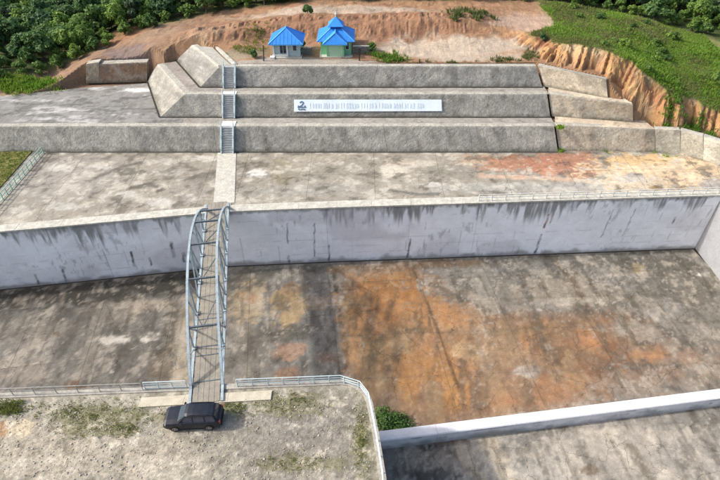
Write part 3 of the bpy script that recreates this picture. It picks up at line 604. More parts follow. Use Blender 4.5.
# low wall that bends towards the sandy ground on the right
RW = thing('stone_wall', 'low weathered stone wall curving down beside sandy ground, weeds along its top', 'wall', (P(690, 150, 0)[0], P(690, 150, 0)[1], 0))
lw = [(654.9, 153, 129), (680, 156, 130), (703, 162, 136), (722, 168, 142), (760, 180, 152)]
for (xa, ya, ta), (xb, yb, tb) in zip(lw[:-1], lw[1:]):
    b0, b1 = P(xa + .04, ya, -.05), P(xb, yb, -.05)
    t0, t1 = PY(xa + .04, ta, b0[1] + 1.0), PY(xb, tb, b1[1] + .9)
    face_panel(RW, b0, b1, t0, t1, 127, (0.40, 0.375, 0.315) if xa != 703 else (0.52, 0.49, 0.42))
def gutter(root, pts, w, z):
    for p, q in zip(pts[:-1], pts[1:]):
        p, q = np.array(p[:2], float), np.array(q[:2], float); d = (q - p) / np.linalg.norm(q - p); n = np.array((d[1], -d[0])) * w
        quads = [(*(p + n), z - .04), (*(q + n), z - .04), (*(q - n * .3), z - .04), (*(p - n * .3), z - .04)]
        MB().hexa(quads, [(a, b, z + .012) for a, b, _ in quads]).build('gutter', M_joint, root)
gutter(T1, [(-46, Y1, 0), (crk1b, Y1, 0)], .16, .02)
gutter(T2, [B2[0], B2[1], (crk2b, Y2, 0)], .20, Z1 + .02)
gutter(T3, [B3[0], B3[1], (crk3b, Y3, 0)], .20, Z2 + .02)
# brown block wall with the pale end, left above the wide bench
BW = thing('stone_wall', 'short earth-stained wall behind the wide paved bench, pale block at its end', 'wall', (P(115, 83, Z1)[0], P(115, 83, Z1)[1], Z1))
def bp(px, py, yb): 
    b = P(px, yb, Z1); return PY(px, py, b[1] + .6)
for xa, xb, tint in ((86, 99, (0.33, 0.28, 0.21)), (99.15, 147, (0.27, 0.17, 0.11))):
    yb = lambda x: 83.5 - (x - 86) * .03
    face_panel(BW, P(xa, yb(xa), Z1 - .1), P(xb, yb(xb), Z1 - .1), bp(xa, 64, yb(xa)), bp(xb, 62, yb(xb)), 129, tint, depth=1.4)

# ------------------------------------------------------------------ hillside: soil banks, cliff, forest floor
LOWP = [  # (px, py, Y): ground that lies below the eroded cliff
    PY(0, 92, 82), PY(0, 72, 86), PY(-120, 90, 84), PY(40, 84, 84.5), PY(60, 72, 88), PY(60, 45, 100), PY(0, 30, 105), PY(0, 5, 122),
    PY(90, 61, P(90, 83.5, Z1)[1] + 2.2), PY(118, 60, P(118, 83, Z1)[1] + 2.2), PY(142, 59, P(142, 83, Z1)[1] + 2.2), PY(110, 52, 91), PY(150, 48, 89), PY(130, 30, 100), PY(150, 10, 112), PY(190, 42, 88), PY(200, 30, 95), PY(250, 15, 101), PY(210, 12, 104), PY(90, 10, 118),
    PY(170, 60, 86), PY(185, 50, 87), PY(240, 45, 86),
    P(240, 60, Z3 - .05), P(300, 58, Z3 - .05), P(360, 60, Z3 - .05), P(420, 60, Z3 - .05), P(500, 60, Z3 - .05), P(540, 62, Z3), P(300, 48, Z3), P(420, 48, Z3), P(500, 48, Z3 + .1),
    P(575, 70, Z3 - .2), P(605, 79, Z3 - .5),
    PY(300, 42, P(300, 42, Z3)[1]), PY(420, 40, P(420, 40, Z3 + .1)[1]), PY(520, 38, 88), PY(300, 30, 91), PY(420, 28, 91), PY(480, 34, 89), PY(300, 12, 99), PY(420, 10, 100), PY(520, 15, 98), PY(550, 30, 91),
    PY(300, 4, 103), PY(420, 3, 104), PY(520, 5, 103),
    np.array([0, 130, 9]), np.array([-60, 150, 5]), np.array([60, 150, 5]), np.array([-110, 120, 4]), np.array([0, 200, 9]), np.array([-60, 200, 8]), np.array([80, 200, 6]), np.array([-110, 86, 3]),
    P(640, 125, Z1 - .1), P(655, 129, Z1), P(622, 100, Z2), P(690, 132, 2.5), P(722, 144, 1.7), P(780, 160, 1.0), np.array([90, 90, 2]), np.array([90, 66, .6])]
HIGHP = [PY(520, 38, 86.5), PY(535, 40, 85), PY(560, 45, 81), PY(590, 50, 78.5), PY(610, 55, 77.5), PY(630, 62, 76.5), PY(650, 75, 75.5), PY(680, 98, 73.5), PY(720, 118, 71.0), PY(770, 140, 69),
    PY(600, 30, 90), PY(640, 25, 95), PY(700, 50, 92), PY(720, 80, 81), PY(680, 70, 82), PY(640, 50, 85), PY(560, 20, 95), PY(560, 5, 103), PY(720, 40, 97), PY(520, 15, 98), PY(600, 12, 104), PY(500, 5, 103), PY(640, 5, 112), PY(720, 15, 112),
    PY(660, 20, 105), np.array([90, 80, 4]), np.array([95, 110, 5]), np.array([60, 150, 6]), np.array([80, 200, 6]), np.array([0, 130, 9]), np.array([0, 200, 9])]
def rbf(pts):
    p = np.array(pts); A = p[:, :2]
    K = np.hypot(A[:, None, 0] - A[None, :, 0], A[:, None, 1] - A[None, :, 1])
    K = np.sqrt(K * K + 2.0)
    n = len(p); Mx = np.zeros((n + 3, n + 3)); Mx[:n, :n] = K + np.eye(n) * -.05; Mx[:n, n] = 1; Mx[:n, n + 1:] = A; Mx[n, :n] = 1; Mx[n + 1:, :n] = A.T
    w = np.linalg.solve(Mx, np.concatenate([p[:, 2], np.zeros(3)]))
    def f(X, Y):
        o = w[n] + w[n + 1] * X + w[n + 2] * Y
        for i in range(n): o = o + w[i] * np.sqrt((X - A[i, 0]) ** 2 + (Y - A[i, 1]) ** 2 + 2.0)
        return o
    return f
fl, fh = rbf(LOWP), rbf(HIGHP)
CLB = [tuple(q[:2]) for q in (PY(500, 36, 88), P(528, 55, Z3), P(545, 64, Z3), P(575, 71, Z3 - .2), P(607, 79, Z3 - .5), P(622, 99, Z2), P(636, 105, Z2), P(643, 122, Z1), P(658, 129, Z1), P(690, 131, 2.6), P(722, 142, 1.8), P(770, 156, 1.0))] + [(95, 64)]
BANK = [tuple(P(x, y, Z3)[:2]) for x, y in ((150, 50), (215, 47), (262, 41), (300, 40), (370, 40), (440, 39), (500, 38))]
def terrain(X, Y):
    """height, slope-zone masks"""
    lo = fl(X, Y); hi = fh(X, Y)
    d, sd, al = seg_dist(X, Y, CLB); sg = d * sd
    col = np.abs(vnoise(al * 1.05, al * 0 + 3, 201) - .5) * 2; col2 = vnoise(al * 2.7, Y * .25, 203)
    off = -1.7 * (1 - col) - .6 * col2 + .5 * (vnoise(X * 1.6, Y * 1.6, 204) - .5) - 1.0 * sstep(.62, .75, vnoise(al * .16, al * 0 + 8, 206)) + (fbm(X * .5, Y * .5, 205, 3) - .5) * 1.2
    off = off + .9 * (fbm(X * 1.1, Y * 1.1, 208, 4, .65) - .5); t = np.clip((sg + off) / 2.7, 0, 1); S = 1 - (1 - t) ** 1.7
    on = sstep(.02, .6, hi - lo)
    z = lo + np.maximum(hi - lo, 0) * S
    zb, sb, ab = seg_dist(X, Y, BANK)
    r = (fbm(X * 1.4, Y * .5, 207, 4, .6) - .5)
    z = z + (fbm(X * .25, Y * .35, 209, 4, .6) - .5) * .9 * sstep(80, 90, Y) * sstep(30, 20, X) + r * .2 * sstep(80, 86, Y)
    bz = zb * sb; ins = sstep(-36, -26, X) * sstep(26, 18, X)
    z = z + ins * (.9 * sstep(-.6, 2.4, bz + r * 1.5) - .9 * sstep(3.0, 9, bz)) + ins * .4 * sstep(3, 4.6, bz + r * 3) * sstep(9, 5, bz)
    return z, on * sstep(0.02, .3, t) * sstep(1.0, .72, t), sg, t * on, bz
i1 = Y1 + h1 * BAT + .6; i2 = Y2 + h2 * BAT + .6; i3 = Y3 + h3 * BAT + .6
foot = [  # footprints that the ground must stay below
    ([(-200, 40), (95, 40), (95, 63.4), (E1b[0] + 14, 66.0), (E1b[0] + .5, E1b[1] + 1.2), (E1t[0] - .2, i1 + .2), (-46, i1), (-200, i1)], -.6),
    ([(-200, 30), (95, 30), (95, 60), (E1b[0] + .5, Y1 + .9), (E1t[0] - .2, E1t[1] + .5), (E2t[0] - .3, E2t[1] + .4), (crk2t, i2 + .3), (T2p[1][0] + .6, i2), (T2p[0][0] + .9, T2p[0][1] - .3), (bl[4][0] + .3, bl[4][1] + 1.4), (P(86, 83.5, Z1)[0], P(86, 83.5, Z1)[1] + 1.2), (bl[2][0], bl[2][1]), (bl[1][0], bl[1][1]), (-62, 80), (-200, 74)], Z1 - .4),
    ([tuple(B2[1][:2] + (0, .5)), (crk2b, Y2 + .5), (E2t[0] - .3, E2t[1] + .3), (E3b[0] - .3, E3b[1] + .6), (E3t[0], E3t[1] + .5), (crk3t, i3 + .3), (T3p[1][0] + .6, i3), (T3p[0][0] + .9, T3p[0][1] - .3), (B3[0][0], B3[0][1]), (T2p[0][0], T2p[0][1])], Z2 - .4),
    ([tuple(B3[1][:2] + (0, .5)), (crk3b, Y3 + .5), (E3b[0], E3b[1] + .5), (E3t[0], E3t[1] + .8), (crk3t, Y3 + h3 * BAT + .8), tuple(T3p[1][:2] + (2.0, .7)), tuple(P(217, 48, Z3)[:2]), tuple(T3p[0][:2])], Z3 - .35)]
gx = np.concatenate([np.arange(-400, -70, 12.), np.arange(-70, -24, .45), np.arange(-24, 22, .33), np.arange(22, 62, .22), np.arange(62, 80, 1.), np.arange(80, 400, 12.)])
gy = np.concatenate([np.arange(60, 66, 1.), np.arange(66, 90, .22), np.arange(90, 104, .33), np.arange(104, 130, 1.), np.arange(130, 500, 12.)])
GX, GY = np.meshgrid(gx, gy, indexing='ij')
GZ, CLIFF, SG, HT, BZ = terrain(GX, GY)
far = sstep(130, 200, np.hypot(GX, GY)); GZ = GZ * (1 - far) + 6 * far
for poly, zt in foot:
    m = inside(GX, GY, poly); dq, _, _ = seg_dist(GX, GY, list(poly) + [poly[0]]); GZ = np.minimum(GZ, zt + np.where(m, 0, dq) * 4.0)
n1 = fbm(GX * .12, GY * .2, 211, 5, .6); n2 = fbm(GX * .7, GY * 1.0, 213, 5, .62); n3 = fbm(GX * .25, GY * 1.3, 215, 4, .6)
tc = np.broadcast_to(np.array((0.37, 0.215, 0.12)), GX.shape + (3,)).copy() * (.6 + .45 * n1 + .35 * n2)[..., None]
tc = lerp(tc, (0.29, 0.145, 0.085), sstep(.50, .68, n3) * .6)
tc = lerp(tc, (0.45, 0.34, 0.225), sstep(.57, .70, n1) * .55)
tc = lerp(tc, (0.17, 0.13, 0.07), sstep(.60, .75, n2) * .5)
def ell(px, py, rx, ry, z):
    c = P(px, py, z); ex = P(px + rx, py, z)[0] - c[0]; ey = abs(P(px, py - ry, z)[1] - c[1]); return np.hypot((GX - c[0]) / ex, (GY - c[1]) / ey) + (fbm(GX * .5, GY * .8, 217, 4) - .5) * .9
tc = lerp(tc, (0.32, 0.17, 0.10), sstep(1.2, .7, ell(340, 34, 130, 9, Z3 + .7)) * .7)
tc = lerp(tc, (0.54, 0.45, 0.35), sstep(1.2, .7, ell(450, 50, 78, 10, Z3)) * .9)
tc = lerp(tc, (0.50, 0.42, 0.33), sstep(1.2, .7, ell(330, 14, 90, 5, Z3 + 1)) * .7); tc = lerp(tc, (0.50, 0.36, 0.27), sstep(1.2, .7, ell(530, 25, 40, 9, Z3 + 1)) * .8)
tc = lerp(tc, (0.32, 0.28, 0.20), sstep(1.2, .7, ell(240, 55, 26, 5, Z3)) * .8); tc = lerp(tc, (0.42, 0.40, 0.35), sstep(1.15, .9, ell(300, 62, 75, 4.5, Z3)) * .8)
tc = lerp(tc, (0.20, 0.16, 0.08), sstep(1.2, .7, ell(255, 52, 22, 4, Z3)) * .6)
cl_t = .5 + .5 * np.sin(GZ * 3 + n2 * 5)
tc = lerp(tc, (0.45, 0.265, 0.12), np.clip(CLIFF * 1.2, 0, 1)); tc = lerp(tc, (0.32, 0.15, 0.08), CLIFF * sstep(.42, .72, n2 + .35 * HT - .1))
tc = lerp(tc, (0.55, 0.43, 0.28), CLIFF * sstep(.5, .7, n1) * .6)
hill = HT * sstep(.75, 1.0, HT) * sstep(.3, .55, n2 + sstep(25, 34, GX) * .3); hill = hill * sstep(88, 84, GY - (GX - 24) * 1.4 * (GX > 24))
grassm = np.clip(HT ** 4 * sstep(22, 30, GX + (n1 - .5) * 10 - np.maximum(GY - 80, 0) * .15 + 2), 0, 1)
tc = lerp(tc, (0.17, 0.19, 0.06), grassm * .9)
# forest floor
FE = [(-140, 84)] + [tuple(PY(x, y, Y)[:2]) for x, y, Y in ((0, 79, 84), (60, 68, 89), (110, 50, 94), (160, 32, 99), (215, 16, 103.5), (300, 5, 105), (420, 3, 105.5), (520, 3, 106), (575, 4, 106), (620, 14, 105), (660, 27, 102), (720, 48, 96))] + [(110, 80)]
fd, fs, _ = seg_dist(GX, GY, FE); FOR = sstep(-.6, 1.5, fd * fs + (n2 - .5) * 3)
tc = lerp(tc, (0.055, 0.075, 0.022), FOR * .95)
soil_m = (1 - FOR) * (1 - grassm)
tc = tc * (1 - .24 * soil_m * (1 - .5 * CLIFF))[..., None]; tc = lerp(tc, (0.19, 0.135, 0.095), soil_m * sstep(-20, -34, GX) * .55)
tc = lerp(tc, (0.17, 0.13, 0.12), sstep(1.2, .6, ell(130, 55, 26, 6, Z2)) * .8); tc = lerp(tc, (0.30, 0.15, 0.08), sstep(1.2, .7, ell(120, 32, 30, 8, 7.5)) * .7)
tc = lerp(tc, (0.12, 0.05, 0.03), sstep(1.2, .8, ell(541, 44, 7, 4, Z3 + .6)) * .9)
hs = mesh_obj('hillside', np.stack([GX, GY, GZ], -1).reshape(-1, 3), grid_faces(len(gx), len(gy)), M_soil, cols=tc.reshape(-1, 3)); tag(hs, kind='structure')
def zat(x, y):
    i = min(max(np.searchsorted(gx, x) - 1, 0), len(gx) - 2); j = min(max(np.searchsorted(gy, y) - 1, 0), len(gy) - 2)
    u = (x - gx[i]) / (gx[i + 1] - gx[i]); v = (y - gy[j]) / (gy[j + 1] - gy[j])
    return float((GZ[i, j] * (1 - u) + GZ[i + 1, j] * u) * (1 - v) + (GZ[i, j + 1] * (1 - u) + GZ[i + 1, j + 1] * u) * v)

# ------------------------------------------------------------------ near plateau
def frontY(X): return 27.5 + (X + 31.6) * .047
def edgeX(Y): return np.interp(Y, [-40, 20, 24, 29], [1.9, 1.75, 1.25, .45])
CR = 2.2
def plat(u, v):
    Yl = -40 + v * (frontY(0.0) + 40)
    dcor = np.maximum(0, Yl - (frontY(0) - CR)); xr = edgeX(Yl) - (CR - np.sqrt(np.maximum(CR * CR - dcor * dcor, 0)))
    X = -80 + u * (xr + 80); Y = -40 + v * (frontY(X) + 40); return X, Y
gu = np.concatenate([np.linspace(0, .5, 60)[:-1], np.linspace(.5, 1, 300)]); gv = np.concatenate([np.linspace(0, .78, 40)[:-1], np.linspace(.78, 1, 130)])
UU, VV = np.meshgrid(gu, gv, indexing='ij'); PX, PYY = plat(UU, VV)
n1 = fbm(PX * .25, PYY * .3, 301, 5, .6); n2 = fbm(PX * 1.2, PYY * 1.3, 303, 5, .65); n3 = fbm(PX * 4.5, PYY * 4.5, 305, 3, .6)
pc = np.broadcast_to(np.array((0.335, 0.31, 0.25)), PX.shape + (3,)).copy()
plat_items = [('e', 60, 450, 110, 32, (0.43, 0.38, 0.30), .8), ('e', 150, 460, 70, 20, (0.39, 0.35, 0.28), .7), ('e', 18, 428, 16, 9, (0.54, 0.45, 0.31), .85), ('e', 2, 430, 5, 8, (0.34, 0.19, 0.09), .8), ('e', 300, 440, 90, 50, (0.235, 0.215, 0.18), .85), ('e', 310, 420, 50, 22, (0.235, 0.215, 0.185), .7), ('e', 370, 430, 14, 50, (0.17, 0.165, 0.10), .6),
    ('e', 100, 415, 55, 14, (0.17, 0.165, 0.085), .75), ('e', 90, 432, 30, 7, (0.19, 0.18, 0.10), .7), ('e', 290, 405, 40, 12, (0.19, 0.18, 0.09), .6), ('e', 360, 440, 8, 30, (0.19, 0.18, 0.085), .7), ('e', 300, 462, 40, 10, (0.20, 0.185, 0.10), .65), ('e', 235, 407, 12, 5, (0.14, 0.15, 0.06), .7), ('e', 8, 408, 14, 9, (0.10, 0.14, 0.04), .8), ('e', 215, 428, 30, 6, (0.25, 0.235, 0.20), .7), ('e', 260, 425, 20, 8, (0.33, 0.30, 0.25), .5)]
pc = stains_and_shade(PX, PYY, pc, 0, plat_items)
pc = pc * .92 * (.58 + .40 * n1 + .40 * n2)[..., None] * (.72 + .56 * n3)[..., None]
pc = lerp(pc, (0.56, 0.51, 0.42), sstep(.60, .72, n2) * .45); pc = lerp(pc, (0.14, 0.125, 0.09), sstep(.60, .72, 1 - n2) * .5)
PZ = (n1 - .5) * .12 + (n2 - .5) * .10 + (n3 - .5) * .05
edgef = np.minimum(sstep(1.0, .96, VV), sstep(1.0, .985, UU)); PZ = PZ * edgef + .0
pl = mesh_obj('plateau', np.stack([PX, PYY, PZ], -1).reshape(-1, 3), grid_faces(len(gu), len(gv)), M_gravel, cols=pc.reshape(-1, 3)); tag(pl, kind='structure')
# its retaining wall
rim = [(PX[i, -1], PYY[i, -1]) for i in range(0, len(gu), 6)] + [(PX[-1, -1], PYY[-1, -1])] + [(PX[-1, j], PYY[-1, j]) for j in range(len(gv) - 2, -1, -5)]
# outward offset of the rim
rv = []; 
for k, (x, y) in enumerate(rim):
    a = rim[max(k - 1, 0)]; b = rim[min(k + 1, len(rim) - 1)]; dx, dy = b[0] - a[0], b[1] - a[1]; L = math.hypot(dx, dy) or 1
    rv.append((x - dy / L * .3, y + dx / L * .3, x + dy / L * .25, y - dx / L * .25))
V = []; Fc = []
for k, (ox, oy, ix, iy) in enumerate(rv):
    V += [(ox, oy, FLOOR - .3), (ox, oy, .10), (ix, iy, .10), (ix, iy, -.8)]
for k in range(len(rv) - 1):
    a, b = 4 * k, 4 * k + 4
    Fc += [(b, a, a + 1, b + 1), (b + 1, a + 1, a + 2, b + 2), (b + 2, a + 2, a + 3, b + 3)]
prw = mesh_obj('retaining_wall', V, Fc, surf('retaining_concrete', (0.33, 0.31, 0.27), .25, (.8, 6)), None); tag(prw, 'weathered concrete retaining wall round the edge of the gravel plateau', 'wall')

# low white wall on the spillway floor
lwt = thing('dividing_wall', 'low thick white wall running across the spillway floor from the plateau', 'wall', (20, 30, FLOOR))
A = P(372, 451, FLOOR); B = P(722, 406, FLOOR); dirv = (B - A) / np.linalg.norm(B - A); B = A + dirv * 46.5; nv_ = np.array([-dirv[1], dirv[0], 0]); A = A - dirv * 1.5
Lw = np.linalg.norm(B - A); npan = 6
for k in range(npan):
    s0, s1 = Lw * k / npan + .01, Lw * (k + 1) / npan - .01
    nu = int((s1 - s0) / .12); prof = [(0, -.2), (.02, .45), (.03, .75), (.04, 1.05), (.05, 1.28), (.07, 1.40), (.16, 1.48), (.50, 1.50), (.90, 1.49), (1.10, 1.48), (1.18, 1.40), (1.30, .8), (1.32, -.2)]
    S = np.linspace(s0, s1, nu)[:, None]; pw = np.array(prof)
    X = A[0] + dirv[0] * S + nv_[0] * pw[None, :, 0]; Y = A[1] + dirv[1] * S + nv_[1] * pw[None, :, 0]; Z = FLOOR + pw[None, :, 1] * np.ones_like(S)
    c = np.broadcast_to(np.array((0.66, 0.655, 0.67)), X.shape + (3,)).copy() * (.85 + .25 * fbm(X * .4 + Y * .3, Z + Y, 401, 4))[..., None]
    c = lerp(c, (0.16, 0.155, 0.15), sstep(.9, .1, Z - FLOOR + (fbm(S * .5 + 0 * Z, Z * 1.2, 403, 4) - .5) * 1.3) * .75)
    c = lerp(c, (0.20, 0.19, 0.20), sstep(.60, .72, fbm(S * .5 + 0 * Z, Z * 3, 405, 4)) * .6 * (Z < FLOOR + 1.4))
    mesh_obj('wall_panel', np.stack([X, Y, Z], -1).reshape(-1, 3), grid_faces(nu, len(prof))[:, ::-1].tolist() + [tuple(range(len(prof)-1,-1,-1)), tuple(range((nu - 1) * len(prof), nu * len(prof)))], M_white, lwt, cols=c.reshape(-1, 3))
# ------------------------------------------------------------------ arched footbridge
na = P(206.5, 399, 0); fa = P(217.5, 207, 0)
ax = fa - na; na0 = na.copy(); na = na + ax * (28.4 - na[1]) / ax[1]; LB = float((54.9 - na[1]) / ax[1] * np.linalg.norm(ax)); rzB = math.atan2(ax[1], ax[0]) - math.pi / 2
br = thing('footbridge', 'pale blue-grey steel arched truss footbridge from the gravel plateau to the far apron', 'bridge', (na[0], na[1], 0), rzB)
HW = 1.38; NP = 6; ARC = 5.4
def arc(t): return 0.2 + ARC * (1 - abs(2 * t - 1) ** 2.0)
ZD = .22                                               # deck level
def L_(name, m, mat): return m.build(name, mat, br, local=True)
for s in (-1, 1):
    L_('bottom_chord', MB().bar((s * HW, -1.75, .14), (s * HW, LB + .9, .14), .24, .26), M_steel)
    pts = [(s * HW, LB * t, arc(t)) for t in np.concatenate([np.linspace(0, .12, 7), np.linspace(.16, .84, 18), np.linspace(.88, 1, 7)])]
    m = MB(); 
    for p, q in zip(pts[:-1], pts[1:]): m.bar(p, (Vector(q) + (Vector(q) - Vector(p)).normalized() * .03), .23, .23)
    L_('top_chord', m, M_steel)
    for k in range(1, NP):
        t = k / NP; L_('post', MB().bar((s * HW, LB * t, .2), (s * HW, LB * t, arc(t)), .14), M_steel)
    for k in range(NP):
        t0, t1 = k / NP, (k + 1) / NP
        if k < NP / 2: a, b = (t0, .2), (t1, arc(t1))
        else: a, b = (t0, arc(t0)), (t1, .2)
        if k not in (0, NP - 1):
            L_('diagonal_brace', MB().bar((s * HW, LB * t0, arc(t0) - .1), (s * (HW - .02), LB * (t0 + t1) / 2, .25), .12), M_steel)
            L_('diagonal_brace', MB().bar((s * HW, LB * t1, arc(t1) - .1), (s * (HW + .02), LB * (t0 + t1) / 2, .25), .12), M_steel)
        else:
            tm = (t0 + t1) / 2; L_('diagonal_brace', MB().bar((s * HW, LB * (t1 if k == 0 else t0), .2), (s * HW, LB * tm, arc(tm)), .09), M_steel)
    for e in (-1.3, LB + .55): L_('bearing', MB().box(s * HW - .28, s * HW + .28, e - .4, e + .4, -.1, .012 if e < 0 else .2), M_coping)
for s in (-1, 1):
    for k in range(1, NP):
        t = k / NP; L_('gusset_plate', MB().box(s * HW - .16, s * HW + .16, LB * t - .32, LB * t + .32, arc(t) - .34, arc(t) - .1), M_steel); L_('gusset_plate', MB().box(s * HW - .15, s * HW + .15, LB * t - .3, LB * t + .3, .24, .42), M_steel)
for k in range(1, NP):
    t = k / NP; z = arc(t); y = LB * t
    L_('cross_brace', MB().bar((-HW, y, z), (HW, y, z), .15, .17), M_steel_dark)
    if k < NP - 1:
        t2 = t + .55 / NP
        for s in (-1, 1): L_('knee_brace', MB().bar((s * .05, y, z), (s * HW, LB * t2, arc(t2)), .08), M_steel_dark)
for t in (.05, .95):
    L_('cross_brace', MB().bar((-HW, LB * t, 0.1), (HW, LB * t, 0.1), .12, .12), M_steel_dark)
nb = 18
for k in range(nb + 1):
    y = LB * k / nb; L_('floor_beam', MB().bar((-HW, y, .03), (HW, y, .03), .10, .16), M_steel_dark)
rs = random.Random(4)
for k in range(6):
    for q in range(5):
        y0, y1 = LB * k / 6 + .01 - (1.7 if k == 0 else 0), LB * (k + 1) / 6 - .01 + (1.3 if k == 5 else 0); w = (2 * HW - .42) / 5; x0 = -HW + .21 + q * w + .012
        zz = ZD - .06 + rs.uniform(-.008, .008); L_('plank', MB().box(x0, x0 + w - .024, y0, y1, .115, zz + .06), M_plank)
for y in (LB * .13, LB * .17, LB * .02, LB * .3):
    L_('deck_strap', MB().box(-HW + .15, HW - .15, y - .05, y + .05, ZD + .012, ZD + .035), M_steel_dark)

# abutment beam on the plateau edge
ab = thing('abutment_beam', 'pale concrete abutment beam along the plateau edge under the near bridge end', 'beam', (na0[0], na0[1], 0))
q0, q1 = P(141, 400.5, 0), P(272, 393, 0)
for k in range(3):
    a = q0 + (q1 - q0) * (k / 3); b = q0 + (q1 - q0) * ((k + 1) / 3); 
    MB().hexa([(a[0] + .01, a[1] - .75, -.2), (b[0] - .01, b[1] - .75, -.2), (b[0] - .01, b[1] + .2, -.2), (a[0] + .01, a[1] + .2, -.2)],
              [(a[0] + .01, a[1] - .75, .135), (b[0] - .01, b[1] - .75, .135), (b[0] - .01, b[1] + .2, .135), (a[0] + .01, a[1] + .2, .135)]).build('beam_block', surf('abutment_concrete' + str(k), (0.47, 0.43, 0.34), .15, (1.5, 8)), ab)

# ------------------------------------------------------------------ railings
def railing(label, pts, sp, h, m, rails=(1.0, .55), r=.035, name='railing', rail_r=None):
    P3 = [np.array(p, float) for p in pts]
    root = thing(name, label, 'railing', tuple(P3[0]))
    L = [0]
    for a, b in zip(P3[:-1], P3[1:]): L.append(L[-1] + np.linalg.norm(b - a))
    def at(s):
        i = min(max(int(np.searchsorted(L, s)) - 1, 0), len(P3) - 2); t = (s - L[i]) / (L[i + 1] - L[i]); return P3[i] + (P3[i + 1] - P3[i]) * t
    n = max(1, round(L[-1] / sp)); rj = random.Random(int(L[-1] * 100))
    for k in range(n + 1):
        p = at(L[-1] * k / n); dx, dy = rj.uniform(-.03, .03), rj.uniform(-.03, .03)
        MB().tube([tuple(p - (0, 0, .08)), (p[0] + dx, p[1] + dy, p[2] + h)], r * 1.25, 6).build('post', m, root)
    for f in rails:
        MB().tube([tuple(p + np.array((0, 0, h * f))) for p in P3], rail_r or r, 6).build('rail', m, root)
    return root
def off(p, d): return (p[0], p[1] + d, .08)
e1 = [(x, float(frontY(x)) + .02, .08) for x in np.linspace(P(-30, 398, 0)[0], P(141, 397, 0)[0], 8)]
railing('thin dull grey railing on the plateau edge beyond the patchy grass', e1, 1.95, 1.0, M_rail_dull, r=.03)
e2 = [(x, float(frontY(x)) + .08, .08) for x in np.linspace(P(143, 397, 0)[0], P(185, 397, 0)[0], 4)]
railing('short pale blue railing between the dull railing and the footbridge', e2, 1.3, 1.0, M_rail, rails=(1.0, .7, .4, .12), r=.04)
ri = [(x, y) for x, y in [(r_[0] * .45 + r_[2] * .55, r_[1] * .45 + r_[3] * .55) for r_ in rv] if x > P(229, 394, 0)[0] and y > 2]
railing('pale blue railing from the footbridge round the rounded plateau corner', [(x, y, .10) for x, y in ri[::2]], 1.35, 1.0, M_rail, rails=(1.0, .66, .33), r=.042)
g0, g1 = P(44, 153, 0), P(-2, 206, 0)
railing('green railing sloping beside the grass strip at the apron end', [tuple(g0 - (0, 0.1, 0)), tuple((g0 + g1) / 2), tuple(g1 + (g1 - g0) * .25)], 1.15, 1.05, M_rail_green, rails=(1.0, .55, .15), r=.055)
railing('white railing with short posts along the coping above the tall wall', [(x, float(wallY(x)) + .35, .15) for x in np.linspace(P(478, 201, 0)[0], 47.0, 12)], 1.72, .95, surf('white_railing_paint', (0.60, 0.63, 0.61), .1, (2, 9), .5, 0), rails=(1.0, .55), r=.055, rail_r=.045)

# ------------------------------------------------------------------ stair flights on the terrace walls
M_stair = surf('stair_concrete', (0.34, 0.355, 0.36), .2, (1.5, 8)); M_land = surf('stair_landing_concrete', (0.60, 0.61, 0.59), .12, (1.5, 8))
def flight(label, xb, xt, Yb, zb, h, land):
    root = thing('stair_flight', label, 'stairs', (xb, Yb, zb)); n = 11; w = .8
    for k in range(n):
        z1 = zb + h * (k + 1) / n; y0 = Yb - .34 + h * BAT * k / n; xx = xb + (xt - xb) * k / n
        MB().box(xx - w, xx + w, y0, Yb + h * BAT * (k + 1) / n + .25, z1 - h / n + .004, z1 + (.012 if k == n - 1 else 0)).build('step', M_stair, root)
    for s in (-1, 1):
        MB().bar((xb + s * (w + .07), Yb - .42, zb + .06), (xt + s * (w + .07), Yb + h * BAT - .3, zb + h + .1), .12, .34).build('stringer', M_rail, root)
        MB().tube([(xb + s * (w + .07), Yb - .6, zb + .9), (xt + s * (w + .07), Yb + h * BAT - .3, zb + h + .95)], .045, 6).build('handrail', M_rail, root)
        for t in (0.05, .5, .98):
            x = xb + (xt - xb) * t + s * (w + .07); y = Yb - .5 + (h * BAT + .2) * t; z = zb + h * t
            MB().bar((x, y, z), (x, y, z + .92), .06).build('handrail_post', M_rail, root)
    if land: MB().box(xt - 1.0, xt + 1.0, Yb + h * BAT - .12, Yb + h * BAT + land, zb + h - .1, zb + h + .07).build('landing', M_land, root)
flight('steep stair flight up the lowest terrace wall with a bright landing on top', P(228, 152, 0)[0], P(228, 126, Z1)[0], Y1, 0, h1, 1.4)
flight('steep stair flight up the middle terrace wall left of the banner', P(229.5, 117, Z1)[0], P(229.5, 94, Z2)[0], Y2, Z1, h2, .8)
flight('steep stair flight up the topmost terrace wall towards the huts', P(230, 87, Z2)[0], P(230, 66, Z3)[0], Y3, Z2, h3, 0)

# ------------------------------------------------------------------ banner on the middle terrace
bt = .5
def onwall(px, py):                                       # point on the battered face of the middle wall, a little proud
    r = ratio(py); Y = (CAM_H - Z1 + Y2 / BAT) / (r + 1 / BAT); Y -= .12; z = CAM_H - r * Y; d = Y * cP + (CAM_H - z) * sP; return Vector(((px - 360) * d / F, Y, z))
c00, c10, c11, c01 = onwall(294, 111.5), onwall(442, 111), onwall(441.5, 99.5), onwall(294, 99.5)
bn = thing('banner', 'long white banner with an emblem and faint lettering on the middle terrace wall', 'banner', tuple(c00))
nu, nv = 60, 6
def bpnt(u, v, o=0.0):
    p = (c00 * (1 - u) + c10 * u) * (1 - v) + (c01 * (1 - u) + c11 * u) * v
    w = math.sin(u * 40) * .012 + math.sin(u * 17 + v * 3) * .02
    return p + Vector((0, -.9, .45)) * (o + w)
V = [bpnt(i / (nu - 1), j / (nv - 1)) for i in range(nu) for j in range(nv)]; Fg = grid_faces(nu, nv).tolist()
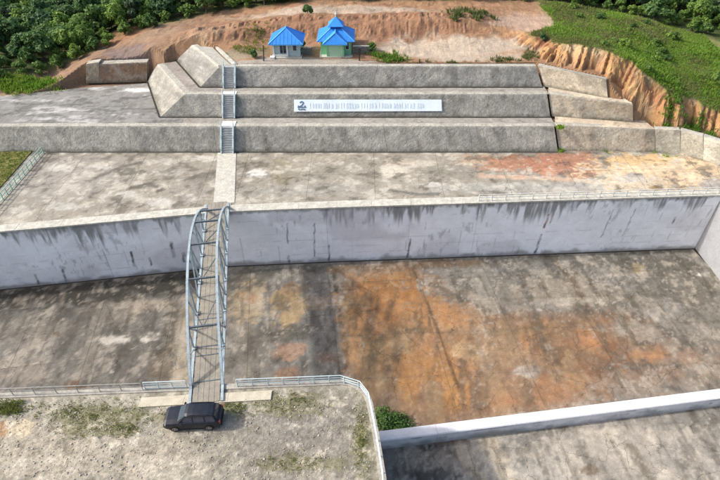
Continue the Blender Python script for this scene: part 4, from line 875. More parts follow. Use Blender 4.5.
V += [bpnt(i / (nu - 1), j / (nv - 1), -.02) for i in range(nu) for j in range(nv)]; Fg += [tuple(k + nu * nv for k in q[::-1]) for q in Fg]
cl = mesh_obj('cloth', [tuple(p) for p in V], Fg, M_banner, bn)
WB = (c10 - c00).length; HB = (c01 - c00).length
def strokes(lines, w, m, name):
    mb = MB()
    for (u0, v0), (u1, v1) in lines: mb.bar(bpnt(u0, v0, .024), bpnt(u1, v1, .024), w, .012, up=(0, -.9, .45))
    return mb.build(name, m, bn)
rs = random.Random(12); ch = MB(); u = .105; lw_ = .40 / WB      # lettering too small to read in the photograph: unresolved marks
for wlen in (9, 9, 6, 5, 8, 3):
    for _ in range(wlen):
        v0, v1 = .24 + rs.uniform(0, .05), .74 - rs.uniform(0, .06); w_ = rs.uniform(.09, .17)
        for q in range(rs.choice((1, 2, 2))):
            uu = u + lw_ * (.15 + .42 * q); ch.bar(bpnt(uu, v0, .024), bpnt(uu, v1 - rs.uniform(0, .12) * q, .024), w_ / (1 + .4 * q), .012, up=(0, -.9, .45))
        u += lw_
    u += lw_ * .55
tag(ch.build('lettering', M_print, bn), kind='stuff')
eu = .052; ew = .03
strokes([((eu - .012, .72), (eu, .84)), ((eu, .84), (eu + .013, .74)), ((eu + .013, .74), (eu + .003, .52)), ((eu + .003, .52), (eu - .018, .36)), ((eu - .022, .34), (eu + .026, .36)), ((eu - .024, .22), (eu - .01, .14)), ((eu - .008, .14), (eu + .008, .2)), ((eu + .008, .2), (eu + .026, .14)), ((eu + .02, .5), (eu + .026, .3)), ((eu - .02, .5), (eu - .024, .3))], .2, M_printd, 'emblem')

# ------------------------------------------------------------------ huts
def roof_tri(root, pts, m=M_roof, name='roof_slope'):
    return MB().add(pts, [tuple(range(len(pts)))])
def sheet_ribs(root, f, n=9):
    a, b = Vector(f[0]), Vector(f[1]); tops = [Vector(p) for p in f[2:]]; nb_ = (b - a).cross(tops[0] - a).normalized()
    if nb_.z < 0: nb_ = -nb_
    out = b - a; dn_ = nb_.cross(out).normalized()
    if dn_.z < 0: dn_ = -dn_
    tl, tr = (tops[-1], tops[0])
    for k in range(1, n):
        u = k / n; p = a + out * u; x = u * out.length; od = out.normalized()
        xl, xr = (tl - a).dot(od), (tr - a).dot(od); hgt = (tl - a).dot(dn_)
        if x < xl: q = hgt * x / max(xl, .01)
        elif x > xr: q = hgt * (out.length - x) / max(out.length - xr, .01)
        else: q = hgt
        if q > .25: MB().bar(p + nb_ * .012, p + dn_ * (q - .06) + nb_ * .012, .045, .035, up=nb_).build('sheet_rib', M_roof, root, local=True)
def slab_face(pts, th=.07):
    n = len(pts); dn = Vector((0, 0, -th)); V = [Vector(p) for p in pts]; V2 = [p + dn for p in V]
    return MB().add(V + V2, [tuple(range(n)), tuple(range(2 * n - 1, n - 1, -1))] + [(k, n + k, n + (k + 1) % n, (k + 1) % n) for k in range(n)])
hb = P(287, 57.5, Z3); zb = Z3
GZH = Z3 - .05
H1 = thing('hut', 'small pale blue-grey hut with bright blue hipped roof and white corner posts', 'hut', (hb[0], hb[1], GZH))
def hb_(name, mb, m, par=None): return mb.build(name, m, par or H1, local=True)
W1, D1, HW1 = 2.05, 3.6, 2.35
hb_('plinth', MB().box(-W1 - .25, W1 + .25, -.3, D1 + .25, -.3, .14), M_coping)
wl = hb_('wall', MB().box(-W1, W1, 0.35, D1, .14, HW1), M_hutgrey)
for z in (.55, .95, 1.35, 1.75, 2.1):
    hb_('wall_board', MB().box(.25, W1 + .02, .315, .345, z - .17, z + .17), M_hutgrey)
win = hb_('window', MB().box(-1.0, -.1, .29, .348, .62, 2.2), M_glass); hb_('mullion', MB().box(-.58, -.52, .262, .288, .62, 2.2), M_hutgrey, win)
w2 = hb_('window', MB().box(.98, 1.5, .27, .312, 1.05, 1.95), M_glass); hb_('frame', MB().box(.92, .978, .26, .314, 1.0, 2.0), M_hutwhite, w2)
for x in (-W1 + .05, .1): hb_('corner_post', MB().box(x - .11, x + .11, .12, .34, .14, HW1), M_hutwhite)
hb_('porch_rail', MB().box(-W1 + .165, -.015, .16, .30, .16, .5), M_hutwhite); hb_('porch_step', MB().box(-W1 - .5, -W1 + .2, -.55, .1, -.3, .3), M_hutwhite)
e = .55; x0, x1, y0, y1 = -W1 - e, W1 + e, -.45, D1 + e; ze = HW1 - .08; zr = 4.1; r0, r1 = (-.05, 1.35), (-.05, D1 - 1.5)
A_, B_, C_, D_ = (x0, y0, ze), (x1, y0, ze), (x1, y1, ze), (x0, y1, ze); R0, R1_ = (r0[0], r0[1], zr), (r1[0], r1[1], zr)
for f in ([A_, B_, R0], [B_, C_, R1_, R0], [C_, D_, R1_], [D_, A_, R0, R1_]): (hb_('roof_slope', slab_face(f), M_roof), sheet_ribs(H1, f))
for p, q in ((A_, R0), (B_, R0), (C_, R1_), (D_, R1_), (R0, R1_)):
    hb_('ridge_cap', MB().bar(Vector(p) + Vector((0, 0, .02)), Vector(q) + Vector((0, 0, .02)), .14, .06), M_roof_trim)
for p, q in ((A_, B_), (B_, C_), (C_, D_), (D_, A_)): hb_('fascia', MB().bar(Vector(p) - Vector((0, 0, .09)), Vector(q) - Vector((0, 0, .09)), .05, .18), M_roof_trim)
# green hut: square hall, two-tier roof with a finial, gabled porch in front
hg = P(336, 57, Z3)
H2 = thing('hut', 'green prayer hut with two-tier blue roof, finial and a porch in front', 'hut', (hg[0], hg[1], GZH))
def gb_(name, mb, m, par=None): return mb.build(name, m, par or H2, local=True)
W2, D2, HW2 = 2.35, 4.6, 2.35
gb_('plinth', MB().box(-W2 - .2, W2 + .2, -.2, D2 + .9, -.3, .14), M_coping)
gb_('wall', MB().box(-W2, W2, .9, D2 + .6, .14, HW2), M_hutgreen)
gb_('porch_wall', MB().box(-1.35, 1.2, 0, .895, .14, HW2 - .12), M_hutgreen2)
for x in (-1.3, 1.15): gb_('porch_pillar', MB().box(x - .12, x + .12, -.06, .0 - .002, .14, HW2 - .12), M_hutgreen)
for x in (1.75,):
    w_ = gb_('window', MB().box(x - .3, x + .3, .86, .896, .9, 2.0), M_hutwhite); gb_('pane', MB().box(x - .23, x + .23, .84, .858, .97, 1.93), M_glass, w_)
e = .55; x0, x1, y0, y1 = -W2 - e, W2 + e, .9 - e, D2 + .6 + e; ze = HW2 - .05; zr = 3.65; cy = (y0 + y1) / 2; k = .85
A_, B_, C_, D_ = (x0, y0, ze), (x1, y0, ze), (x1, y1, ze), (x0, y1, ze); a2, b2, c2, d2 = (-k, cy - k, zr), (k, cy - k, zr), (k, cy + k, zr), (-k, cy + k, zr)
for f in ([A_, B_, b2, a2], [B_, C_, c2, b2], [C_, D_, d2, c2], [D_, A_, a2, d2]): (gb_('roof_slope', slab_face(f), M_roof), sheet_ribs(H2, f))
for p, q in ((A_, a2), (B_, b2), (C_, c2), (D_, d2)): gb_('ridge_cap', MB().bar(Vector(p) + Vector((0, 0, .02)), Vector(q) + Vector((0, 0, .02)), .14, .06), M_roof_trim)
gb_('roof_drum', MB().box(-.72, .72, cy - .72, cy + .72, zr - .25, zr + .42), surf('drum_paint', (0.03, 0.09, 0.30), .1, (1, 6)))
k = 1.2; zu = zr + .38; ap = (0, cy, zu + 1.15); U_ = [(-k, cy - k, zu), (k, cy - k, zu), (k, cy + k, zu), (-k, cy + k, zu)]
up = None
for i in range(4): up = gb_('upper_roof_slope', slab_face([U_[i], U_[(i + 1) % 4], ap], .06), M_roof)
gb_('finial', MB().tube([(0, cy, zu + 1.1), (0, cy, zu + 1.35), (0, cy, zu + 1.5), (0, cy, zu + 1.75), (0, cy, zu + 2.0)], [.07, .07, .16, .05, .02], 8), M_hutwhite)
pz, pr = HW2 - .12, HW2 + 1.25
pA, pB, pT0, pT1, pC, pD = (-1.95, -.55, pz), (1.8, -.55, pz), (-.07, .35, pr), (-.07, 2.3, pr), (1.8, 1.6, pz), (-1.95, 1.6, pz)
for f in ([pA, pB, pT0], [pB, pC, pT1, pT0], [pD, pA, pT0, pT1]): gb_('porch_roof_slope', slab_face(f, .06), M_roof)
for p, q in ((pA, pT0), (pB, pT0), (pT0, pT1)): gb_('ridge_cap', MB().bar(Vector(p) + Vector((0, 0, .03)), Vector(q) + Vector((0, 0, .03)), .13, .06), M_roof_trim)
gb_('fascia', MB().bar(Vector(pA) - Vector((0, 0, .08)), Vector(pB) - Vector((0, 0, .08)), .05, .16), M_roof_trim)
# fences beside the green hut
def fence(label, pa, pb, h):
    a, b = np.array(pa), np.array(pb); root = thing('fence', label, 'fence', tuple(a)); n = max(2, round(np.linalg.norm(b - a) / .9))
    for k in range(n + 1):
        p = a + (b - a) * k / n; MB().box(p[0] - .05, p[0] + .05, p[1] - .05, p[1] + .05, p[2] - .25, p[2] + h).build('post', M_fence, root)
    for z in (.3, .7):
        MB().bar(tuple(a + (0, 0, h * z)), tuple(b + (0, 0, h * z)), .05, .34).build('rail', M_fence, root)
    MB().bar(tuple(a + (0, 0, h + .03)), tuple(b + (0, 0, h + .03)), .12, .08).build('top_rail', M_hutwhite, root)
def gp(px, py): p = P(px, py, Z3 - .05); p[2] = zat(p[0], p[1]); return p
fence('dark fence with pale top rail between the two huts', gp(297, 55), gp(312, 55), 1.25)
fence('dark fence with pale top rail right of the green hut', gp(353, 55), gp(369, 55), 1.25)
p = gp(263.5, 60.5)
pt = thing('timber_post', 'slim dark timber post leaning beside the grey hut', 'post', tuple(p)); MB().tube([(0, 0, -.25), (.14, 0, 1.2), (.2, .02, 2.3)], [.1, .09, .08], 7).build('pole', M_timber, pt, local=True); MB().box(.1, .3, -.09, .11, 2.28, 2.36).build('cap', M_timber, pt, local=True)
p = gp(359.5, 60.5)
pt = thing('notice_post', 'dark upright notice board on a post right of the green hut', 'post', tuple(p)); MB().box(-.09, .09, -.08, .08, -.25, 1.0).build('pole', M_timber, pt, local=True); MB().box(-.22, .22, -.11, .07, .95, 2.0).build('board', M_timber, pt, local=True)
# ------------------------------------------------------------------ car
def car_paint():
    m, nt, b = nodes_mat('dark_blue_car_paint'); f, _ = noise(nt, 3.0, 3, .5, opos(nt)); c = mixc(nt, (0.006, 0.009, 0.016), (0.011, 0.015, 0.025), f)
    nt.links.new(c, b.inputs['Base Color']); b.inputs['Roughness'].default_value = .38; b.inputs['Specular IOR Level'].default_value = .3; b.inputs['Coat Weight'].default_value = .15; b.inputs['Coat Roughness'].default_value = .15; return m
M_paint = car_paint()
M_tyre = surf('tyre_rubber', (0.02, 0.02, 0.02), .1, (3, 12), .85, .1); M_rim = surf('alloy_rim', (0.45, 0.45, 0.46), .05, (3, 9), .35, 0, metal=.8)
M_lamp = surf('lamp_lens', (0.62, 0.66, 0.70), .05, (3, 9), .15, 0, spec=.6); M_tail = surf('tail_lens', (0.30, 0.02, 0.015), .05, (3, 9), .2, 0, spec=.6); M_trim = surf('black_trim', (0.018, 0.018, 0.02), .1, (3, 9), .6, 0)
M_plate = surf('number_plate_blank', (0.04, 0.04, 0.04), .05, (3, 9), .5, 0)
cg = P(194.5, 424, 0); cc = (cg[0], cg[1] + .25, 0.02)
car = thing('parked_car', 'dark blue sport utility car parked on gravel in front of the bridge', 'car', cc, rad(2.5))
def cb(name, mb, m, par=None, sm=False): return mb.build(name, m, par or car, local=True, smooth=sm)
# front at -x; stations: x, half width at sill / belt, z bottom, z belt
st = [(-2.36, .62, .70, .42, .74), (-2.28, .80, .84, .30, .93), (-2.05, .88, .89, .26, 1.02), (-1.5, .91, .92, .25, 1.07), (-1.05, .92, .925, .25, 1.10), (-.4, .92, .93, .25, 1.13), (.5, .92, .93, .25, 1.15), (1.4, .91, .92, .26, 1.17), (2.05, .89, .90, .30, 1.17), (2.30, .82, .85, .38, 1.12), (2.37, .70, .76, .46, 1.0)]
V = []; Fc = []; nS = 12
for x, ws, wb, z0, z1 in st:
    hood = .05 if x < -1.0 else .02
    ring = [(-ws * .8, z0), (-ws, z0 + .08), (-wb, (z0 + z1) / 2), (-wb * .985, z1 - .12), (-wb * .93, z1 - .02), (-wb * .5, z1 + hood * .8), (wb * .5, z1 + hood * .8), (wb * .93, z1 - .02), (wb * .985, z1 - .12), (wb, (z0 + z1) / 2), (ws, z0 + .08), (ws * .8, z0)]
    V += [(x, y, z) for y, z in ring]
for i in range(len(st) - 1):
    for k in range(nS): Fc.append((i * nS + k, (i + 1) * nS + k, (i + 1) * nS + (k + 1) % nS, i * nS + (k + 1) % nS))
Fc += [tuple(range(nS)), tuple(range(len(st) * nS - 1, (len(st) - 1) * nS - 1, -1))]
body = cb('body', MB().add(V, Fc), M_paint, sm=False)
sub = body.modifiers.new('smooth', 'BEVEL'); sub.width = .035; sub.segments = 2; sub.limit_method = 'ANGLE'; sub.angle_limit = rad(20)
# cabin: roof shell and pillars, glass between
zB, zR = 1.12, 1.76
lowr = [(-1.18, .80), (-.55, .86), (.45, .87), (1.35, .86), (2.12, .80)]; upr = [(-.42, .62), (-.15, .67), (.50, .69), (1.30, .68), (1.88, .62)]
roofV = []; xs = [-.46, -.25, .2, .8, 1.4, 1.80, 1.95]; hz = [zR - .07, zR - .01, zR + .03, zR + .035, zR + .02, zR - .02, zR - .08]; wr = [.60, .66, .69, .70, .69, .66, .60]
for x, z, w in zip(xs, hz, wr): roofV += [(x, -w, z - .09), (x, -w + .03, z - .02), (x, -w * .55, z + .025), (x, w * .55, z + .025), (x, w - .03, z - .02), (x, w, z - .09)]
rf_ = [(i * 6 + k, (i + 1) * 6 + k, (i + 1) * 6 + (k + 1) % 6, i * 6 + (k + 1) % 6) for i in range(6) for k in range(6)] + [tuple(range(6)), tuple(range(41, 35, -1))]
roof = cb('roof', MB().add(roofV, rf_), M_paint, sm=False)
for s in (-1, 1): cb('roof_rail', MB().tube([(-.15, s * .60, zR + .02), (0, s * .60, zR + .07), (1.4, s * .60, zR + .07), (1.6, s * .60, zR + .01)], .022, 6), M_trim, roof)
# solid dark cabin core keeps the glass from looking hollow
gl = [(-1.16, .78, zB - .04), (2.14, .80, zB - .02)]
core = MB().hexa([(-1.02, -.78, 1.08), (2.10, -.80, 1.10), (2.10, .80, 1.10), (-1.02, .78, 1.08)], [(-.42, -.58, zR - .08), (1.88, -.60, zR - .06), (1.88, .60, zR - .06), (-.42, .58, zR - .08)])
cb('cabin', core, M_trim)
def pane(name, pts, m=M_glass, o=.012):
    a, b, c = map(Vector, pts[:3]); n = (b - a).cross(c - a).normalized(); cen = sum(map(Vector, pts), Vector()) / len(pts)
    if n.dot(cen - Vector((.6, 0, 1.2))) < 0: n = -n
    V1 = [Vector(p) + n * o for p in pts]; V2 = [Vector(p) - n * .02 for p in pts]; k = len(pts)
    return cb(name, MB().add(V1 + V2, [tuple(range(k)), tuple(range(2 * k - 1, k - 1, -1))] + [(i, k + i, k + (i + 1) % k, (i + 1) % k) for i in range(k)]), m)
M_screen = surf('windscreen_glass', (0.05, 0.065, 0.085), .1, (1, 4), .08, 0, spec=.8)
pane('windscreen', [(-1.08, -.74, 1.13), (-1.08, .74, 1.13), (-.46, .57, zR - .09), (-.46, -.57, zR - .09)], M_screen, .03)
pane('rear_window', [(2.10, -.70, 1.2), (2.10, .70, 1.2), (1.93, .56, zR - .1), (1.93, -.56, zR - .1)], M_glass, .03)
for s in (-1, 1):
    def sp(x, t): return (x, s * (.80 + (.60 - .80) * t), 1.12 + (zR - .10 - 1.12) * t)
    for (xa, xb, xc, xd) in ((-.88, .12, .10, -.36), (.2, 1.1, 1.06, .18), (1.18, 1.98, 1.80, 1.14)):
        pane('side_window', [sp(xa, .04), sp(xb, .04), sp(xc, .96), sp(xd, .96)], M_glass, .02)
    for (xa, xb) in ((.16, .14), (1.14, 1.10)): cb('pillar', MB().bar(Vector(sp(xa, 0)) + Vector((0, s * .022, 0)), Vector(sp(xb, 1)) + Vector((0, s * .022, 0)), .06, .05), M_trim)
    cb('pillar', MB().bar(Vector(sp(-1.0, 0)), Vector(sp(-.42, 1)), .07, .06), M_paint); cb('pillar', MB().bar(Vector(sp(2.06, 0)), Vector(sp(1.86, 1)), .12, .08), M_paint)
    cb('sill', MB().box(-1.0, 1.0, s * .915 - .035, s * .915 + .035, .27, .36), M_trim)
    mr = cb('mirror', MB().hexa([(-.86, s * .93 - .02, 1.10), (-.70, s * .93 - .02, 1.10), (-.70, s * 1.08, 1.10), (-.82, s * 1.08, 1.10)], [(-.85, s * .93 - .02, 1.25), (-.70, s * .93 - .02, 1.25), (-.70, s * 1.08, 1.24), (-.80, s * 1.08, 1.24)]), M_paint)
    cb('headlight', MB().hexa([(-2.37, s * .52, .74), (-2.20, s * .86, .76), (-2.12, s * .80, .76), (-2.27, s * .50, .74)], [(-2.31, s * .52, .90), (-2.10, s * .88, .96), (-2.02, s * .82, .96), (-2.21, s * .50, .92)]), M_lamp)
    cb('tail_light', MB().box(2.26, 2.385, s * .72 - .10, s * .72 + .10, .82, 1.10), M_tail)
    for xw in (-1.42, 1.38):
        a = [2 * math.pi * k / 22 for k in range(22)]
        y0, y1 = s * .70, s * .945; R = .355
        Vw = [(xw + R * rr * math.cos(t), y, .335 + R * rr * math.sin(t)) for (y, rr) in ((y0, .96), (y0 + (y1 - y0) * .15, 1), (y0 + (y1 - y0) * .85, 1), (y1, .95)) for t in a]
        Fw = [(i * 22 + k, i * 22 + (k + 1) % 22, (i + 1) * 22 + (k + 1) % 22, (i + 1) * 22 + k) for i in range(3) for k in range(22)] + [tuple(range(21, -1, -1)), tuple(range(66, 88))]
        wh = cb('wheel', MB().add(Vw, Fw), M_tyre)
        rm = MB(); Vr = [(xw + .235 * math.cos(t), y1 + s * .004, .335 + .235 * math.sin(t)) for t in a] + [(xw + .20 * math.cos(t), y1 + s * .016, .335 + .20 * math.sin(t)) for t in a]
        rm.add(Vr, [(k, (k + 1) % 22, 22 + (k + 1) % 22, 22 + k) for k in range(22)])
        for q in range(5):
            t = 2 * math.pi * q / 5 + .3; rm.bar((xw, y1 + s * .012, .335), (xw + .21 * math.cos(t), y1 + s * .012, .335 + .21 * math.sin(t)), .06, .02)
        cb('rim', rm, M_rim, wh)
        arch = MB()
        for k in range(10):
            t0, t1 = math.pi * k / 10, math.pi * (k + 1) / 10; arch.bar((xw + .40 * math.cos(t0), s * .925, .34 + .40 * math.sin(t0)), (xw + .40 * math.cos(t1), s * .925, .34 + .40 * math.sin(t1)), .05, .05)
        cb('wheel_arch', arch, M_trim)
    for xa in (.0, .95): cb('door_handle', MB().box(xa, xa + .16, s * .935 - .015, s * .935 + .015, .92, .955), M_trim)
cb('grille', MB().box(-2.385, -2.30, -.48, .48, .56, .76), M_trim); cb('front_bumper', MB().box(-2.40, -2.2, -.70, .70, .34, .50), M_trim); cb('rear_bumper', MB().box(2.25, 2.42, -.72, .72, .42, .60), M_trim)
cb('number_plate', MB().box(-2.41, -2.402, -.22, .22, .40, .50), M_plate)

# ------------------------------------------------------------------ plants
def leaf_cloud(rs, clumps, per, size, flat=.55):
    """many leaf faces spread through the crown's clumps"""
    n = len(clumps) * per; V = np.zeros((n * 4, 3)); k = 0
    for (cx, cy, cz, r) in clumps:
        d = rs.normal(size=(per, 3)); d /= np.linalg.norm(d, axis=1)[:, None]; rad_ = r * (0.55 + .5 * rs.random(per)) ; c = np.array((cx, cy, cz)) + d * rad_[:, None] * np.array((1, 1, .8))
        nr = d * .7 + rs.normal(size=(per, 3)) * .5 + np.array((0, 0, .45)); nr /= np.linalg.norm(nr, axis=1)[:, None]
        a = np.cross(nr, rs.normal(size=(per, 3))); a /= np.linalg.norm(a, axis=1)[:, None]; b = np.cross(nr, a)
        s = size * (.6 + .8 * rs.random(per))[:, None]
        q = np.stack([c - a * s, c + b * s * flat, c + a * s, c - b * s * flat], 1); V[k:k + per * 4] = q.reshape(-1, 3); k += per * 4
    return V, np.arange(n * 4).reshape(-1, 4)
def make_tree(seed, R, H, trunk_h, leaf_m, label, group, nm, cat='tree', ncl=16, per=70, size=.3):
    rs = np.random.default_rng(seed); root = thing(nm, label, cat, (0, 0, 0), 0, group)
    cl = []
    for i in range(ncl):
        a = rs.random() * 6.283; rr = R * math.sqrt(rs.random()) * .78; z = trunk_h + (H - trunk_h) * (.15 + .75 * rs.random() * (1 - .45 * (rr / R) ** 2)); cl.append((rr * math.cos(a), rr * math.sin(a), z, R * (.30 + .22 * rs.random())))
    cl.append((0, 0, H * .86, R * .42))
    m = MB(); lean = rs.normal(size=2) * .15
    m.tube([(0, 0, -.5), (lean[0] * .4, lean[1] * .4, trunk_h * .6), (lean[0], lean[1], H * .75)], [.05 * R + .04, .04 * R + .03, .02], 7)
    for c in cl[:7]: m.tube([(lean[0] * .5, lean[1] * .5, trunk_h * .7), (c[0] * .6, c[1] * .6, (trunk_h * .7 + c[2]) / 2 + .1), (c[0], c[1], c[2])], [.035 * R, .025 * R, .012], 5)
    m.build('trunk', M_bark, root, local=True)
    V, Fc = leaf_cloud(rs, cl, per, size); mesh_obj('crown', V, Fc, leaf_m, root, local=True)
    return root
KIN = [
    [make_tree(11 + i, 2.1, 4.6, 1.0, M_leafA, 'dense dark green tree of the wood behind the soil bank', 'dark trees of the wood', 'broadleaf_tree') for i in range(3)],
    [make_tree(31 + i, 1.9, 4.0, .8, M_leafB, 'mid green bushy tree in the wood behind the soil bank', 'mid green trees of the wood', 'bushy_tree', size=.27) for i in range(3)],
    [make_tree(51 + i, 1.5, 4.4, 1.0, M_leafC, 'pale grey-green loose tree standing among the dark wood', 'pale trees of the wood', 'slender_tree', ncl=12, per=55) for i in range(2)],
    [make_tree(71 + i, 1.3, 2.0, .25, M_leafB, 'low green shrub at the edge of the wood', 'shrubs along the edge of the wood', 'shrub', 'shrub', ncl=9, per=60, size=.22) for i in range(2)]]
used = [[False] * len(k) for k in KIN]; cnt = [0, 0, 0, 0]
rs = random.Random(99)
def plant(kind, x, y, sc):
    z = zat(x, y); v = rs.randrange(len(KIN[kind])); o = KIN[kind][v]
    s3 = (sc * rs.uniform(.9, 1.1), sc * rs.uniform(.9, 1.1), sc * rs.uniform(.85, 1.15)); rz = rs.uniform(0, 6.28); cnt[kind] += 1
    if not used[kind][v]: used[kind][v] = True; o.location = (x, y, z); o.rotation_euler = (0, 0, rz); o.scale = s3
    else: copy_tree(o, (x, y, z), rz, s3)
def in_view(x, y, z, m=30):
    d = y * cP + (CAM_H - z) * sP; u = x * F / d + 360; v = 240 - F * (y * sP - (CAM_H - z) * cP) / d; return -m - 15 < u < 735 + m and v > -m - 25
pts = []
def spread(x0, x1, y0, y1, sp, lim, kinds, smin, smax, edge=0.4, m=30):
    n = 0
    for _ in range(6000):
        if n >= lim: break
        x, y = rs.uniform(x0, x1), rs.uniform(y0, y1); d, s, _ = seg_dist(np.array([x]), np.array([y]), FE); dd = float(d[0] * s[0])
        if dd < edge or not in_view(x, y, 8, m): continue
        if any((x - a) ** 2 + (y - b) ** 2 < sp * sp for a, b in pts): continue
        k = rs.choices(range(4), kinds)[0]
        if dd < 2.2 and rs.random() < .75: k = 3
        if dd > 14 and k == 3: k = 0
        pts.append((x, y)); plant(k, x, y, rs.uniform(smin, smax)); n += 1
spread(-70, -16, 82, 112, 1.5, 45, (0, .3, 0, 3), .8, 1.2, .1)
spread(-82, -16, 82, 128, 2.25, 205, (5, 4, .8, .8), .8, 1.25)
spread(-20, 30, 104, 122, 2.6, 75, (5, 4, .6, 1), .8, 1.2, .6)
spread(26, 70, 90, 108, 1.6, 30, (0, .4, 0, 3), .8, 1.2, .1)
spread(24, 82, 90, 126, 2.3, 145, (6, 3.5, .7, .8), .8, 1.25, .8)
for k in range(4):
    for v, o in enumerate(KIN[k]):
        if not used[k][v]:
            for ch_ in list(o.children): bpy.data.objects.remove(ch_)
            bpy.data.objects.remove(o)
print('trees', cnt)
def blades(name, spots, m, label=None, cat=None, kind=None, group=None, parent=None):
    """spots: (x, y, z, length, count, spread) tufts of upright blades"""
    rs_ = np.random.default_rng(len(spots)); V = []; 
    for (x, y, z, ln, ct, spd) in spots:
        b = np.stack([x + rs_.normal(size=ct) * spd, y + rs_.normal(size=ct) * spd, np.full(ct, z - .03)], 1); a = rs_.random(ct) * 6.283; l = ln * (.5 + .8 * rs_.random(ct)); tl = .25 + .6 * rs_.random(ct)
        d = np.stack([np.cos(a), np.sin(a)], 1); w = ln * .09 + .012
        t = b + np.stack([d[:, 0] * l * tl, d[:, 1] * l * tl, l], 1); sd = np.stack([-d[:, 1] * w, d[:, 0] * w, np.zeros(ct)], 1); md = (b + t) / 2 + np.array((0, 0, 1)) * (l * .12)[:, None]
        V.append(np.stack([b - sd * .6, b + sd * .6, md + sd, t, md - sd], 1).reshape(-1, 3))
    V = np.concatenate(V); Fc = np.arange(len(V)).reshape(-1, 5)
    o = mesh_obj(name, V, Fc.tolist(), m, parent); return tag(o, label, cat, group, kind)
# meadow on the right-hand hill
ok = np.argwhere((grassm > .55) & (FOR < .5) & (GX < 62) & (GY < 106)); rg = np.random.default_rng(5)
sel = ok[rg.choice(len(ok), min(len(ok), 15000), replace=False)]
spg = [(GX[i, j] + rg.random() * .2, GY[i, j] + rg.random() * .2, GZ[i, j], .22 + .55 * rg.random() * vnoise(GX[i, j] * .3, GY[i, j] * .3, 7) ** 2, 7, .15) for i, j in sel]
mk_ = [vnoise(s[0] * .22, s[1] * .22, 77) + .010 * (s[0] - 45) + rg.normal() * .16 > .40 for s in spg]; ga = [s for s, k in zip(spg, mk_) if k]; gb = [s for s, k in zip(spg, mk_) if not k]
blades('grass', ga, M_grass, 'thick green grass on the hill above the orange cliff', 'grass', 'stuff')
blades('dry_grass', gb, M_drygrass, 'olive dry grass on the hill above the orange cliff', 'grass', 'stuff')
# bushes on the hill
HB = [make_tree(91 + i, .8, 1.0, .1, M_leafB, 'small rounded green bush on the grassy hill above the cliff', 'bushes on the grassy hill', 'bush', 'bush', 8, 60, .17) for i in range(2)]
hp = [(i, j) for i, j in ok if GX[i, j] > 33]
for k in range(26):
    i, j = hp[rg.integers(len(hp))]; x, y, z = float(GX[i, j]), float(GY[i, j]), float(GZ[i, j]) - .05; sc = float(.5 + .8 * rg.random()); rz = float(rg.random() * 6.28)
    if k < 2: HB[k].location = (x, y, z); HB[k].rotation_euler = (0, 0, rz); HB[k].scale = (sc, sc, sc)
    else: copy_tree(HB[k % 2], (x, y, z), rz, (sc, sc, sc))
# sparse grass on the plateau
spp = []
for (px, py, rx, ry, n, ln) in ((100, 414, 60, 13, 300, .16), (60, 408, 40, 8, 90, .16), (90, 432, 34, 7, 90, .14), (125, 430, 14, 6, 80, .18), (285, 403, 40, 10, 190, .16), (360, 440, 8, 34, 160, .17), (300, 462, 40, 9, 130, .15), (235, 407, 12, 5, 70, .2), (8, 407, 16, 9, 200, .28), (240, 415, 20, 5, 40, .14)):
    for _ in range(int(n * .7)):
        a = rs.uniform(0, 6.28); r = math.sqrt(rs.random()) * rs.uniform(.5, 1.5); q = P(px + rx * r * math.cos(a), py + ry * r * math.sin(a), 0)
        if q[1] < frontY(q[0]) - .5 and q[0] < edgeX(q[1]) - .25: spp.append((q[0], q[1], 0.0, ln * rs.uniform(.6, 1.2), 6, .12))
blades('grass', spp, M_drygrass, 'sparse olive grass growing in patches on the gravel plateau', 'grass', 'stuff')
# weeds along the soil, terraces and the cliff foot
def weeds(label, specs, m, ln, n, dens=10):
    s_ = []
    for (px, py, rx, ry, z) in specs:
        for _ in range(n):
            q = P(px + rs.gauss(0, rx * .5), py + rs.gauss(0, ry * .5), z); zz = zat(q[0], q[1]) if z > 9 or z in (5, 4) else z; s_.append((q[0], q[1], zz if z not in (Z1, Z2) else z, ln * rs.uniform(.6, 1.3), dens, .16))
    return blades('weeds', s_, m, label, 'weeds', 'stuff')
weeds('dark green weeds on the platform right of the fence', [(383, 57, 14, 5, Z3), (395, 60, 12, 3, Z3)], M_grass, .5, 45)
weeds('olive weeds beside the grey hut on the soil', [(258, 40, 12, 5, Z3 + .1), (246, 51, 14, 4, Z3 + .05)], M_drygrass, .4, 45)
weeds('grey-green brush on the bank above the sandy patch', [(462, 20, 16, 6, Z3 + .8), (478, 26, 12, 5, Z3 + .7), (455, 28, 8, 4, Z3 + .6)], M_drygrass, .7, 30)
weeds('thin weeds along the edge of the topmost terrace', [(505, 60, 14, 3, Z3 + .02), (450, 62, 40, 1.5, Z3 + .02), (530, 57, 8, 4, Z3 + .03)], M_drygrass, .4, 40)
weeds('weeds hanging along the crack foot and the low stone wall', [(560, 150, 3, 2, 0.0), (603, 150, 6, 2.5, 0.0), (656, 151, 6, 2.5, 0.0), (668, 157, 8, 1.5, .0), (560, 128, 2, 1.5, Z1)], M_grass, .35, 22)
cls = []
for (px, py, Y, n, sx, sy) in ((672, 108, 72.3, 40, 9, 6), (690, 122, 70.8, 60, 14, 4), (712, 130, 69.6, 45, 10, 4), (664, 120, 71.6, 26, 7, 4), (676, 96, 73.2, 20, 6, 5), (700, 116, 71.6, 26, 10, 4)):
    for _ in range(n):
        q = PY(px + rs.gauss(0, sx * .6), py, Y + rs.gauss(0, sy * .16)); cls.append((q[0], q[1], zat(q[0], q[1]), .45 * rs.uniform(.6, 1.3), 9, .2))
blades('weeds', cls, M_grass, 'green creeping weeds scattered over the lower orange cliff', 'weeds', 'stuff')
